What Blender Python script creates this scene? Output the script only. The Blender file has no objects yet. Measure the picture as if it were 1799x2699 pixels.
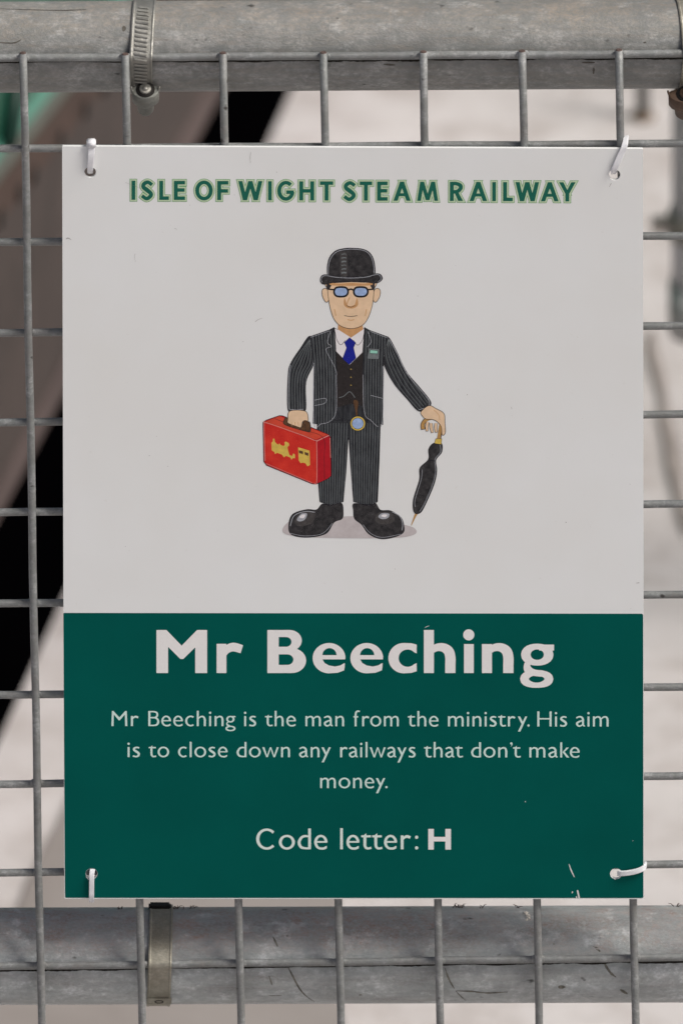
import bpy, bmesh, math, random
import numpy as np
from mathutils import Vector, Matrix
R = math.radians
random.seed(7)
sc = bpy.context.scene
C = bpy.context.collection

# ------------------------------------------------------------ camera, world, sun, exposure
ELEV = R(23.0)          # the board is seen from a little above
DIST = 16.0             # long telephoto
PX = 0.0001946          # metres per photo pixel (1799 px wide) in the board plane
UC, VC = 899.5, 1349.5
se, ce = math.sin(ELEV), math.cos(ELEV)
cam = bpy.data.cameras.new('camera'); camo = bpy.data.objects.new('camera', cam); C.objects.link(camo)
camo.location = (0, -DIST * ce, DIST * se)
camo.rotation_euler = (R(90) - ELEV, 0, 0)
cam.sensor_fit = 'HORIZONTAL'; cam.sensor_width = 24.0
cam.lens = 24.0 * DIST / (1799 * PX)
cam.clip_start = 1.0; cam.clip_end = 400.0
cam.dof.use_dof = True; cam.dof.focus_distance = DIST; cam.dof.aperture_fstop = 22.0
sc.camera = camo

SUN_EL, SUN_AZ = R(54), R(112)   # azimuth clockwise from +Y: to the right and a little in front of the board
w = bpy.data.worlds.new('World'); sc.world = w; w.use_nodes = True
nt = w.node_tree; nt.nodes.clear()
sky = nt.nodes.new('ShaderNodeTexSky'); sky.sky_type = 'NISHITA'; sky.sun_disc = False
sky.sun_elevation = SUN_EL; sky.sun_rotation = SUN_AZ
sky.air_density = 0.6; sky.dust_density = 6.0; sky.ozone_density = 0.3
bg = nt.nodes.new('ShaderNodeBackground'); bg.inputs['Strength'].default_value = 0.055
wo = nt.nodes.new('ShaderNodeOutputWorld')
nt.links.new(sky.outputs[0], bg.inputs[0]); nt.links.new(bg.outputs[0], wo.inputs[0])
sl = bpy.data.lights.new('sun', 'SUN'); sl.energy = 2.0; sl.angle = R(26); sl.color = (1, .97, .93)
so = bpy.data.objects.new('sun', sl); C.objects.link(so)
sd = Vector((math.sin(SUN_AZ) * math.cos(SUN_EL), math.cos(SUN_AZ) * math.cos(SUN_EL), math.sin(SUN_EL)))
so.rotation_euler = sd.to_track_quat('Z', 'Y').to_euler()
sc.view_settings.view_transform = 'Standard'; sc.view_settings.look = 'None'
sc.view_settings.exposure = 0.67; sc.view_settings.gamma = 1.0
sc.render.engine = 'CYCLES'

# ------------------------------------------------------------ measuring helpers (photo measurements -> real places on real planes)
CAM = np.array([0, -DIST * ce, DIST * se])
def ray(u, v):
    a = (np.asarray(u, float) - UC) * PX / DIST; b = (VC - np.asarray(v, float)) * PX / DIST
    return a, ce + b * se, -se + b * ce
def on_y(u, v, y=0.0):
    dx, dy, dz = ray(u, v); t = (y - CAM[1]) / dy
    return np.stack([t * dx, np.full_like(t * dx, y), CAM[2] + t * dz], -1)
def P(u, v, y=0.0): return Vector(on_y(u, v, y).tolist())
GROUND = -1.25
def on_ground(u, v, z=GROUND):
    dx, dy, dz = ray(u, v); t = (z - CAM[2]) / dz
    return Vector((float(t * dx), float(CAM[1] + t * dy), z))
D2 = 1799 / 1568.0
def lin(c):
    out = []
    for x in c:
        x = x / 255.0
        out.append(x / 12.92 if x <= .04045 else ((x + .055) / 1.055) ** 2.4)
    return tuple(out)

# ------------------------------------------------------------ objects
def link(name, me, parent=None, mats=()):
    o = bpy.data.objects.new(name, me); C.objects.link(o)
    for m in mats: me.materials.append(m)
    if parent: o.parent = parent
    return o
def obj(name, bm, m, parent=None, smooth=False):
    me = bpy.data.meshes.new(name); bm.to_mesh(me); bm.free()
    if smooth:
        for p in me.polygons: p.use_smooth = True
    return link(name, me, parent, [m] if m else [])
def thing(name, label, cat, group=None):
    o = bpy.data.objects.new(name, None); C.objects.link(o); o.empty_display_size = .02
    o['label'] = label; o['category'] = cat
    if group: o['group'] = group
    return o
def tube(bm, pts, r, seg=14, caps=True, bend=None):
    """round bar along pts; r scalar or list"""
    pts = [Vector(p) for p in pts]; rs = r if isinstance(r, (list, tuple)) else [r] * len(pts)
    rings = []
    up = None
    for i, p in enumerate(pts):
        d = (pts[min(i + 1, len(pts) - 1)] - pts[max(i - 1, 0)]).normalized()
        if up is None:
            up = Vector((0, 0, 1)) if abs(d.z) < .9 else Vector((0, 1, 0))
        a = d.cross(up).normalized(); b = a.cross(d).normalized(); up = b
        rings.append([bm.verts.new(p + (a * math.cos(t) + b * math.sin(t)) * rs[i]) for t in [2 * math.pi * k / seg for k in range(seg)]])
    for q, s in zip(rings, rings[1:]):
        for k in range(seg):
            bm.faces.new((q[k], q[(k + 1) % seg], s[(k + 1) % seg], s[k]))
    if caps:
        bm.faces.new(list(reversed(rings[0]))); bm.faces.new(rings[-1])
    return rings
def box(bm, c, s, M=None):
    r = bmesh.ops.create_cube(bm, size=1.0)
    T = Matrix.Translation(Vector(c)) @ (M.to_4x4() if M else Matrix.Identity(4)) @ Matrix.Diagonal((s[0], s[1], s[2], 1))
    bmesh.ops.transform(bm, matrix=T, verts=r['verts']); return r['verts']
def ribbon(bm, pts, widths, thick, wdir):
    """flat strap: pts path, wdir = vector(s) across the strap"""
    pts = [Vector(p) for p in pts]; rings = []
    for i, p in enumerate(pts):
        d = (pts[min(i + 1, len(pts) - 1)] - pts[max(i - 1, 0)]).normalized()
        wd = Vector(wdir[i] if isinstance(wdir, list) else wdir); wd = (wd - d * wd.dot(d)).normalized()
        n = d.cross(wd).normalized(); hw = widths[i] / 2 if isinstance(widths, list) else widths / 2; t = thick / 2
        rings.append([bm.verts.new(p + wd * a * hw + n * b * t) for a, b in ((-1, -1), (-.8, -1.25), (.8, -1.25), (1, -1), (1, 1), (.8, 1.25), (-.8, 1.25), (-1, 1))])
    for q, s in zip(rings, rings[1:]):
        for k in range(8): bm.faces.new((q[k], q[(k + 1) % 8], s[(k + 1) % 8], s[k]))
    bm.faces.new(list(reversed(rings[0]))); bm.faces.new(rings[-1])
def crom(pts, n=8, closed=False):
    P_ = [np.array(p, float) for p in pts]; out = []
    m = len(P_); rng = range(m if closed else m - 1)
    for i in rng:
        if closed: a, b, c, d = P_[(i - 1) % m], P_[i], P_[(i + 1) % m], P_[(i + 2) % m]
        else: a, b, c, d = P_[max(i - 1, 0)], P_[i], P_[i + 1], P_[min(i + 2, m - 1)]
        for k in range(n):
            t = k / n
            out.append(.5 * ((2 * b) + (-a + c) * t + (2 * a - 5 * b + 4 * c - d) * t * t + (-a + 3 * b - 3 * c + d) * t ** 3))
    if not closed: out.append(P_[-1])
    return out

# ------------------------------------------------------------ materials
class N:
    def __init__(s, name):
        s.m = bpy.data.materials.new(name); s.m.use_nodes = True; s.t = s.m.node_tree; s.n = s.t.nodes; s.l = s.t.links
        s.b = s.n['Principled BSDF']; s.tc = s.n.new('ShaderNodeTexCoord')
    def mapping(s, scale, rot=(0, 0, 0), loc=(0, 0, 0)):
        q = s.n.new('ShaderNodeMapping'); q.inputs['Scale'].default_value = scale; q.inputs['Rotation'].default_value = rot
        q.inputs['Location'].default_value = loc
        s.l.new(s.tc.outputs['Object'], q.inputs[0]); return q.outputs[0]
    def noise(s, scale, sc=(1, 1, 1), det=4, rough=.6, lo=.3, hi=.7, loc=(0, 0, 0)):
        q = s.n.new('ShaderNodeTexNoise'); q.inputs['Scale'].default_value = scale
        q.inputs['Detail'].default_value = det; q.inputs['Roughness'].default_value = rough
        s.l.new(s.mapping(sc, loc=loc), q.inputs['Vector'])
        r = s.n.new('ShaderNodeMapRange'); r.inputs[1].default_value = lo; r.inputs[2].default_value = hi
        s.l.new(q.outputs['Fac'], r.inputs[0]); return r.outputs[0]
    def mix(s, f, a, b, mode='MIX'):
        q = s.n.new('ShaderNodeMix'); q.data_type = 'RGBA'; q.blend_type = mode
        for i, x in ((0, f), (6, a), (7, b)):
            if hasattr(x, 'links'): s.l.new(x, q.inputs[i])
            elif i == 0: q.inputs[0].default_value = x
            else: q.inputs[i].default_value = (*x, 1)
        return q.outputs[2]
    def mul(s, a, b):
        q = s.n.new('ShaderNodeMath'); q.operation = 'MULTIPLY'
        for i, x in ((0, a), (1, b)):
            if hasattr(x, 'links'): s.l.new(x, q.inputs[i])
            else: q.inputs[i].default_value = x
        return q.outputs[0]
    def bump(s, h, strength, dist):
        q = s.n.new('ShaderNodeBump'); q.inputs['Strength'].default_value = strength; q.inputs['Distance'].default_value = dist
        s.l.new(h, q.inputs['Height']); s.l.new(q.outputs[0], s.b.inputs['Normal'])
    def out(s, col, rough=.5, metal=0, spec=.5):
        if hasattr(col, 'links'): s.l.new(col, s.b.inputs['Base Color'])
        else: s.b.inputs['Base Color'].default_value = (*col, 1)
        if hasattr(rough, 'links'): s.l.new(rough, s.b.inputs['Roughness'])
        else: s.b.inputs['Roughness'].default_value = rough
        s.b.inputs['Metallic'].default_value = metal; s.b.inputs['Specular IOR Level'].default_value = spec
        return s.m
def plain(name, col, rough=.55, var=.12, scale=300, spec=.3, metal=0):
    a = N(name); n = a.noise(scale, det=5)
    dark = tuple(x * (1 - var) for x in col)
    c = a.mix(n, dark, col)
    if name.startswith('brown') or name.startswith('green_wagon'):      # uneven grime and paint wear
        c = a.mix(a.mul(a.noise(14, (1, 1, 1), det=6, rough=.7, lo=.45, hi=.65, loc=(3, 1, 0)), .55), c, tuple(x * .45 for x in col))
        c = a.mix(a.mul(a.noise(30, (1, 1, 1), det=5, rough=.7, lo=.56, hi=.68, loc=(8, 1, 2)), .45), c, tuple(x * 1.7 for x in col))
    return a.out(c, rough, metal, spec)

def galv(name, base, dirt, stain=.5, streak=(3, 25, 25), seed=0.0, metal=.35, spots=.6, dust=None, mott=.40, fine=.38):
    a = N(name)
    bl = a.noise(28, (1, 1.6, 1.6), det=8, rough=.7, lo=.40, hi=.62, loc=(seed, 0, 0))
    st = a.noise(14, streak, det=6, rough=.65, lo=.42, hi=.75, loc=(seed, 3, 0))
    fi = a.noise(900, (.6, 1, 1), det=3, rough=.7, lo=.44, hi=.62)
    pale = a.noise(75, (.7, 1, 1), det=6, rough=.75, lo=.54, hi=.64, loc=(seed, 9, 1))
    sp = a.noise(170, (.55, 1, 1), det=2, rough=.5, lo=.70, hi=.76, loc=(seed, 1, 7))
    big = a.noise(9, (1, 2.2, 2.2), det=5, rough=.6, lo=.42, hi=.6, loc=(seed, 5, 2))
    mot = a.noise(95, (.8, 1, 1), det=7, rough=.75, lo=.44, hi=.60, loc=(seed, 2, 5))
    c = a.mix(bl, tuple(x * .55 for x in base), base)
    c = a.mix(a.mul(big, .45), c, tuple(x * y for x, y in zip(base, (.52, .56, .52))))
    if dust:      # dust that has settled on the upward-facing side
        geo = a.n.new('ShaderNodeNewGeometry'); sp_ = a.n.new('ShaderNodeSeparateXYZ'); a.l.new(geo.outputs['Normal'], sp_.inputs[0])
        mr = a.n.new('ShaderNodeMapRange'); mr.inputs[1].default_value = dust[1]; mr.inputs[2].default_value = dust[2]; mr.interpolation_type = 'SMOOTHSTEP'
        a.l.new(sp_.outputs[2], mr.inputs[0])
        wob = a.noise(35, (.6, 1, 1), det=6, rough=.75, lo=.25, hi=.62, loc=(seed, 7, 7))
        c = a.mix(a.mul(a.mul(mr.outputs[0], wob), dust[3]), c, dust[0])
    c = a.mix(a.mul(mot, mott), c, tuple(x * y for x, y in zip(base, (.42, .44, .44))))
    c = a.mix(a.mul(st, stain), c, dirt)
    c = a.mix(a.mul(pale, .38), c, tuple(min(1, x * 1.3) for x in base))
    m3 = a.noise(330, (.7, 1, 1), det=6, rough=.8, lo=.46, hi=.58, loc=(seed, 6, 3))
    c = a.mix(a.mul(m3, mott * .8), c, tuple(x * y for x, y in zip(base, (.40, .42, .40))))
    c = a.mix(a.mul(fi, fine), c, tuple(x * .5 for x in base))
    c = a.mix(a.mul(sp, spots), c, (.025, .022, .018))
    a.bump(fi, .25, .0004)
    r = a.n.new('ShaderNodeMapRange'); r.inputs[3].default_value = .42; r.inputs[4].default_value = .68
    a.l.new(bl, r.inputs[0])
    return a.out(c, r.outputs[0], metal, .4)
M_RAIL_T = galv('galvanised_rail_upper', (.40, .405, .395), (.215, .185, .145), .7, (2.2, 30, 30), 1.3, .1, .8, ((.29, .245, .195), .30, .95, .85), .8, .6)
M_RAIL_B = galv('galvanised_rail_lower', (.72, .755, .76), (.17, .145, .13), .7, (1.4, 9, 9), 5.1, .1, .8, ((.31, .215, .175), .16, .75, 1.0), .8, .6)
M_WIRE = galv('galvanised_wire', (.38, .392, .39), (.12, .10, .08), .6, (5, 5, 5), 2.2, .15, .9, None, .85, .7)
M_RUST = plain('rusty_cut_end', (.11, .075, .065), .8, .5, 900)
M_STEEL = galv('stainless_band', (.46, .45, .42), (.22, .19, .14), .4, (10, 10, 10), 8.0, .7, .3)
M_STEEL_DIRTY = galv('dull_stainless_band', (.42, .40, .33), (.16, .13, .09), .6, (10, 10, 10), 4.0, .45, .5)
M_CAST = galv('zinc_housing', (.26, .265, .24), (.13, .12, .09), .5, (10, 10, 10), 3.0, .25, .4)
M_RUSTY = galv('rusty_housing', (.14, .085, .055), (.05, .03, .02), .6, (10, 10, 10), 6.0, .2, .6)
M_DARK = plain('dark_grime', (.02, .018, .016), .8, .4, 500)
M_TIE = N('nylon_tie'); M_TIE = M_TIE.out((.70, .71, .73), .5, 0, .3)
M_TIE.node_tree.nodes['Principled BSDF'].inputs['Subsurface Weight'].default_value = .25
M_TIE.node_tree.nodes['Principled BSDF'].inputs['Subsurface Radius'].default_value = (.002, .002, .002)
# board print
a = N('white_board_print')
c = a.mix(a.noise(9, det=3, lo=.35, hi=.7), (.745, .76, .745), (.775, .80, .80))
c = a.mix(a.mul(a.noise(260, det=4, lo=.66, hi=.8, loc=(2, 0, 0)), .22), c, (.45, .41, .36))
c = a.mix(a.mul(a.noise(2200, det=2, lo=.3, hi=.8), .10), c, (.5, .5, .49))
M_WHITE = a.out(c, .45, 0, .25)
a = N('green_board_print')
c = a.mix(a.noise(14, det=4), (.0001, .085, .071), (.0002, .10, .083))
c = a.mix(a.mul(a.noise(1800, det=2, lo=.3, hi=.8), .35), c, (.001, .055, .046))
M_GREEN = a.out(c, .6, 0, .03)
M_NAME = plain('name_print_white', (.80, .80, .785), .5, .05, 900, .2)
M_BODY = plain('text_print_pale', (.62, .79, .735), .5, .05, 900, .2)
M_CODE = plain('code_print_pale', (.68, .79, .74), .5, .05, 900, .2)
M_TG = plain('title_print_green', (.006, .125, .085), .5, .15, 900, .2)
M_TP = plain('title_print_pale_green', (.52, .66, .44), .5, .05, 900, .2)
M_TL = plain('title_print_line_green', (.16, .36, .17), .5, .05, 900, .2)

# ------------------------------------------------------------ flat print: signed-distance shapes -> meshes on the board face
def d_box(X, Y, x0, y0, x1, y1):
    return np.maximum(np.maximum(x0 - X, X - x1), np.maximum(y0 - Y, Y - y1))
def d_convex(X, Y, pts):
    A = sum(pts[i][0] * pts[(i + 1) % len(pts)][1] - pts[(i + 1) % len(pts)][0] * pts[i][1] for i in range(len(pts)))
    if A < 0: pts = pts[::-1]
    d = None
    for i in range(len(pts)):
        (x0, y0), (x1, y1) = pts[i], pts[(i + 1) % len(pts)]
        L = math.hypot(x1 - x0, y1 - y0)
        e = ((X - x0) * (y1 - y0) - (Y - y0) * (x1 - x0)) / L
        d = e if d is None else np.maximum(d, e)
    return d
def d_poly(X, Y, pts):
    d = np.full(X.shape, 1e9); ins = np.zeros(X.shape, bool); n = len(pts)
    for i in range(n):
        x0, y0 = pts[i]; x1, y1 = pts[(i + 1) % n]
        ex, ey = x1 - x0, y1 - y0; L2 = ex * ex + ey * ey
        if L2 < 1e-12: continue
        t = np.clip(((X - x0) * ex + (Y - y0) * ey) / L2, 0, 1)
        d = np.minimum(d, (X - x0 - t * ex) ** 2 + (Y - y0 - t * ey) ** 2)
        if y0 != y1:
            c = ((y0 > Y) != (y1 > Y)) & (X < (x1 - x0) * (Y - y0) / (y1 - y0) + x0); ins ^= c
    d = np.sqrt(d); return np.where(ins, -d, d)
def d_brush(X, Y, pts, smooth=True, butt=(True, True), n=6):
    q = [np.array(p) for p in (crom(pts, n) if smooth else pts)]
    seg = [(q[i], q[i + 1]) for i in range(len(q) - 1)]
    al = [0]
    for s_, e_ in seg: al.append(al[-1] + math.hypot(*(e_ - s_)[:2]))
    T = al[-1]; d = np.full(X.shape, 1e9)
    def udir(v): v = v[:2]; return v / (np.hypot(*v) + 1e-9)
    d0, d1 = udir(seg[0][1] - seg[0][0]), udir(seg[-1][1] - seg[-1][0])
    for i, (s_, e_) in enumerate(seg):
        ex, ey = e_[0] - s_[0], e_[1] - s_[1]; L2 = ex * ex + ey * ey + 1e-9
        t0 = ((X - s_[0]) * ex + (Y - s_[1]) * ey) / L2; t = np.clip(t0, 0, 1)
        r = (s_[2] + t * (e_[2] - s_[2])) / 2
        dd = np.hypot(X - s_[0] - t * ex, Y - s_[1] - t * ey) - r
        if butt[0] and al[i] < s_[2] * .6: dd = np.maximum(dd, -((X - q[0][0]) * d0[0] + (Y - q[0][1]) * d0[1]))
        if butt[1] and T - al[i + 1] < e_[2] * .6: dd = np.maximum(dd, ((X - q[-1][0]) * d1[0] + (Y - q[-1][1]) * d1[1]))
        d = np.minimum(d, dd)
    return d
def arc(cx, cy, rx, ry, a0, a1, wv, wh, n=26):
    out = []
    for k in range(n + 1):
        t = R(a0 + (a1 - a0) * k / n)
        out.append((cx + rx * math.cos(t), cy + ry * math.sin(t), wv * math.cos(t) ** 2 + wh * math.sin(t) ** 2))
    return out
def ev(ops, X, Y):
    d = np.full(X.shape, 1e9)
    for o in ops:
        k = o[0]
        if k == 'box': e = d_box(X, Y, *o[1:])
        elif k == 'cv': e = d_convex(X, Y, o[1])
        elif k == 'br': e = d_brush(X, Y, o[1])
        elif k == 'arc': e = d_brush(X, Y, arc(*o[1:]), smooth=False, butt=(abs(o[6] - o[5]) < 359,) * 2)
        elif k == 'dot': e = np.hypot(X - o[1], Y - o[2]) - o[3]
        elif k == 'poly': e = d_poly(X, Y, o[1])
        elif k == 'sub':
            d = np.maximum(d, -ev(o[1], X, Y)); continue
        elif k == 'and':
            d = np.maximum(d, ev(o[1], X, Y)); continue
        d = np.minimum(d, e)
    return d
class Grid:
    """a patch of the board face, in photo pixels, on which flat print is laid"""
    def __init__(s, x0, y0, x1, y1, h):
        s.h = h; s.x = np.arange(x0, x1 + h, h); s.y = np.arange(y0, y1 + h, h)
        s.D = np.full((len(s.y), len(s.x)), 1e9)
    def add(s, ops, bb, f):
        """f maps grid coords to shape coords"""
        i0, i1 = np.searchsorted(s.x, bb[0]), np.searchsorted(s.x, bb[2]); j0, j1 = np.searchsorted(s.y, bb[1]), np.searchsorted(s.y, bb[3])
        X, Y = np.meshgrid(s.x[i0:i1], s.y[j0:j1]); x, y, k = f(X, Y)
        s.D[j0:j1, i0:i1] = np.minimum(s.D[j0:j1, i0:i1], ev(ops, x, y) * k)
def sheet(x, y, D, yoff):
    I = D < 0
    q = I[:-1, :-1].astype(int) + I[:-1, 1:] + I[1:, 1:] + I[1:, :-1]
    V = []; F = []
    full = q == 4
    for j in range(full.shape[0]):
        row = full[j]
        if not row.any(): continue
        e = np.flatnonzero(np.diff(np.concatenate(([0], row.astype(int), [0]))))
        for s_, t_ in zip(e[::2], e[1::2]):
            b = len(V); V += [(x[s_], y[j]), (x[t_], y[j]), (x[t_], y[j + 1]), (x[s_], y[j + 1])]; F.append((b, b + 3, b + 2, b + 1))
    for j, i in np.argwhere((q > 0) & (q < 4)):
        co = ((x[i], y[j], D[j, i]), (x[i + 1], y[j], D[j, i + 1]), (x[i + 1], y[j + 1], D[j + 1, i + 1]), (x[i], y[j + 1], D[j + 1, i]))
        poly = []
        for k in range(4):
            a_, b_ = co[k], co[(k + 1) % 4]
            if a_[2] < 0: poly.append(a_[:2])
            if (a_[2] < 0) != (b_[2] < 0):
                t = a_[2] / (a_[2] - b_[2]); t = min(max(t, .002), .998); poly.append((a_[0] + t * (b_[0] - a_[0]), a_[1] + t * (b_[1] - a_[1])))
        if len(poly) > 2:
            b = len(V); V += poly; F.append(tuple(range(b + len(poly) - 1, b - 1, -1)))
    A = np.array(V, float).reshape(-1, 2)
    return on_y(A[:, 0], A[:, 1], yoff), F
LAY = 0.00004
def print_obj(name, layers, parent, first=1):
    """layers: list of (x, y, D, material); each is laid one film thickness above the one before"""
    me = bpy.data.meshes.new(name); Vs = []; Fs = []; mi = []; mats = []; nv = 0
    for k, (x, y, D, m) in enumerate(layers):
        V, F = sheet(x, y, D, -(first + k) * LAY)
        if not len(F): continue
        if m not in mats: mats.append(m)
        Vs.append(V); Fs += [tuple(i + nv for i in f) for f in F]; mi += [mats.index(m)] * len(F); nv += len(V)
    me.from_pydata(np.concatenate(Vs).tolist(), [], Fs)
    for m in mats: me.materials.append(m)
    me.polygons.foreach_set('material_index', mi); me.update()
    o = bpy.data.objects.new(name, me); C.objects.link(o); o.parent = parent
    return o

# ------------------------------------------------------------ lettering
X_ = 107
REG = {
 'o': (124, 9, 9, [('arc', 62, 55, 50, 48, 0, 360, 25, 19)]),
 'c': (92, 9, 11, [('arc', 58, 55, 46, 48, 50, 310, 25, 19), ('and', [('box', -9, -9, 92, 130)])]),
 'e': (103, 9, 11, [('arc', 52, 55, 40, 48, -2, 275, 24, 19), ('br', [(52, 7, 19), (74, 8, 20), (101, 20, 21)]), ('sub', [('box', 99, 0, 130, 40)]), ('box', 16, 50, 102, 65)]),
 'n': (95, 16, 16, [('box', 0, 0, 24, 109), ('br', [(14, 76, 12), (34, 95, 18), (56, 102, 20), (75, 93, 23), (83, 68, 25), (83, 30, 25), (83, 0, 25)])]),
 'm': (166, 16, 16, [('box', 0, 0, 24, 109), ('br', [(14, 76, 12), (32, 95, 18), (54, 102, 20), (74, 93, 23), (82, 68, 25), (82, 30, 25), (82, 0, 25)]),
                     ('br', [(86, 76, 12), (104, 95, 18), (126, 102, 20), (146, 93, 23), (153, 68, 25), (153, 30, 25), (153, 0, 25)])]),
 'h': (96, 16, 16, [('box', 0, 0, 24, 163), ('br', [(14, 76, 12), (34, 95, 18), (56, 102, 20), (75, 93, 23), (84, 68, 25), (84, 30, 25), (84, 0, 25)])]),
 'i': (24, 15, 16, [('box', 0, 0, 24, 108), ('dot', 12, 140, 14)]),
 'l': (24, 16, 16, [('box', 0, 0, 24, 163)]),
 'd': (105, 9, 13, [('box', 81, 0, 105, 161), ('br', [(93, 96, 14), (62, 102, 19), (32, 91, 22), (13, 54, 25), (27, 19, 23), (60, 9, 18), (93, 9, 18)])]),
 's': (77, 11, 11, [('br', [(70, 95, 19), (46, 102, 19), (22, 96, 22), (14, 80, 25), (28, 66, 27), (50, 52, 27), (64, 35, 26), (57, 15, 23), (34, 7, 19), (2, 14, 22)])]),
 't': (82, 1, 2, [('box', 0, 91, 78, 109), ('cv', [(0, 91), (42, 127), (42, 91)]), ('br', [(30, 105, 25), (30, 60, 25), (31, 28, 24), (42, 11, 21), (60, 8, 18), (82, 13, 20)])]),
 'r': (85, 16, -3, [('box', 0, 0, 25, 108), ('br', [(14, 72, 14), (32, 92, 20), (52, 99, 24), (78, 90, 22)])]),
 'a': (97, 10, 7, [('br', [(4, 89, 19), (34, 103, 19), (60, 98, 23), (73, 78, 25), (74, 50, 25), (75, 25, 24), (82, 10, 18), (97, 8, 15)]),
                  ('br', [(74, 65, 16), (42, 55, 20), (16, 40, 24), (13, 24, 24), (28, 8, 20), (50, 9, 18), (76, 26, 16)])]),
 'g': (108, 0, 0, [('arc', 53, 74, 33, 28, 0, 360, 23, 17), ('box', 62, 92, 108, 109), ('arc', 54, -22, 43, 22, 0, 360, 22, 17), ('br', [(36, 50, 14), (22, 38, 15), (17, 24, 18), (32, 8, 22), (52, 2, 18)])]),
 'f': (73, 0, 6, [('box', 0, 91, 56, 109), ('br', [(26, 0, 25), (26, 60, 25), (26, 120, 25), (33, 148, 23), (50, 159, 19), (73, 154, 19)])]),
 'y': (105, -1, 5, [('cv', [(0, X_), (29, X_), (67, 28), (53, 2)]), ('cv', [(79, X_), (104, X_), (30, -53), (2, -53)])]),
 'w': (176, 1, 2, [('cv', [(0, X_), (27, X_), (62, 0), (44, 0)]), ('cv', [(44, 0), (62, 0), (97, X_), (80, X_)]), ('cv', [(80, X_), (97, X_), (135, 0), (117, 0)]), ('cv', [(117, 0), (135, 0), (176, X_), (151, X_)])]),
 'k': (96, 16, -8, [('box', 0, 0, 23, 161), ('cv', [(18, 52), (64, X_), (95, X_), (38, 50)]), ('cv', [(22, 58), (42, 68), (98, 0), (66, 0)])]),
 'M': (166, 12, 16, [('poly', [(0, 0), (26, 0), (29, 116), (76, 60), (88, 60), (137, 116), (140, 0), (166, 0), (160, 160), (142, 160), (83, 94), (24, 160), (6, 160)])]),
 'B': (117, 12, 8, [('box', 0, 0, 26, 160), ('br', [(13, 151, 17), (55, 151, 18), (86, 142, 21), (95, 121, 24), (86, 99, 22), (58, 89, 17), (13, 89, 17)]),
                   ('br', [(13, 89, 17), (62, 89, 17), (94, 76, 22), (104, 48, 26), (92, 19, 24), (60, 9, 18), (13, 9, 18)])]),
 'H': (150, 12, 16, [('box', 0, 0, 25, 160), ('box', 125, 0, 150, 160), ('box', 20, 73, 130, 90)]),
 'C': (155, 8, 9, [('arc', 82, 79, 69, 72, 42, 318, 27, 20), ('and', [('box', -9, -9, 153, 190)])]),
 '.': (28, -3, 0, [('dot', 14, 12, 14)]),
 ':': (28, 12, 0, [('dot', 14, 12, 14), ('dot', 14, 93, 14)]),
 ',': (31, 8, -1, [('dot', 16, 147, 14), ('br', [(24, 146, 13), (22, 130, 11), (8, 112, 5)])]),
}
KERN = {('r', 'y'): 16, ('y', '.'): -5, ('r', 'o'): 3, ('r', ':'): 26}
def word(g, s, x0, x1, base, uy, slope=0.0):
    pos = []; x = 0
    for i, ch in enumerate(s):
        W_, L_, R_, ops = REG[ch]
        if i: x += KERN.get((s[i - 1], ch), REG[s[i - 1]][2] + L_)
        pos.append((x, W_, ops)); x += W_
    k = (x1 - x0) / x
    for (px, W_, ops) in pos:
        gx = x0 + px * k; b = base + slope * (gx - 900)
        g.add(ops, (gx - 4, b - 175 * uy, gx + W_ * k + 5, b + 62 * uy), lambda X, Y, gx=gx, b=b: ((X - gx) / k, (b - Y) / uy, uy))

# ------------------------------------------------------------ THE BOARD
board = thing('notice_board', 'white and dark green notice board with a bowler-hatted man, tied to the wire mesh', 'notice board')
HOLES = [(237.6, 453.3), (1618.5, 460.2), (241.5, 2303.5), (1622.5, 2303.5)]
def fill_sheet(name, outline, holes, y, depth, m, parent, hr=15.3):
    cu = bpy.data.curves.new(name, 'CURVE'); cu.dimensions = '2D'; cu.fill_mode = 'BOTH'; cu.extrude = depth / 2
    def loop(pts):
        s_ = cu.splines.new('POLY'); s_.points.add(len(pts) - 1); s_.use_cyclic_u = True
        for p, q in zip(s_.points, pts): p.co = (q[0], q[1], 0, 1)
    loop([(p.x, p.z) for p in outline])
    for (u, v) in holes:
        c0 = P(u, v); loop([(c0.x + hr * PX * math.cos(t), c0.z + hr * PX * math.sin(t)) for t in [2 * math.pi * k / 40 for k in range(40)]])
    t_ = bpy.data.objects.new('tmp', cu); C.objects.link(t_)
    dg = bpy.context.evaluated_depsgraph_get(); me = bpy.data.meshes.new_from_object(t_.evaluated_get(dg))
    bpy.data.objects.remove(t_); me.name = name
    for vx in me.vertices: vx.co = (vx.co.x, y - vx.co.z, vx.co.y)
    me.materials.clear(); o = link(name, me, parent, [m]); return o
def rounded(corners, r):
    out = []
    n = len(corners)
    for i in range(n):
        p, a_, b_ = corners[i], corners[i - 1], corners[(i + 1) % n]
        da = (a_ - p).normalized() * r; db = (b_ - p).normalized() * r
        for t in (0, .25, .5, .75, 1): out.append(p + da * (1 - t) ** 2 + db * t * t)
    return out
TL, TR, BR, BL = P(163.6, 385), P(1693.4, 391.5), P(1696.4, 2370.5), P(169.5, 2369.5)
fill_sheet('backing_panel', rounded([TL, TR, BR, BL], .0006), HOLES, .001, .002, M_WHITE, board)
gt = [P(165.6, 1615.6), P(1694.0, 1617.8), P(1694.6, 2368.0), P(171.2, 2367.3)]
fill_sheet('green_band', rounded(gt, .001)[2:], HOLES[2:], -LAY * .8, 0, M_GREEN, board, 15.8)

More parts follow.
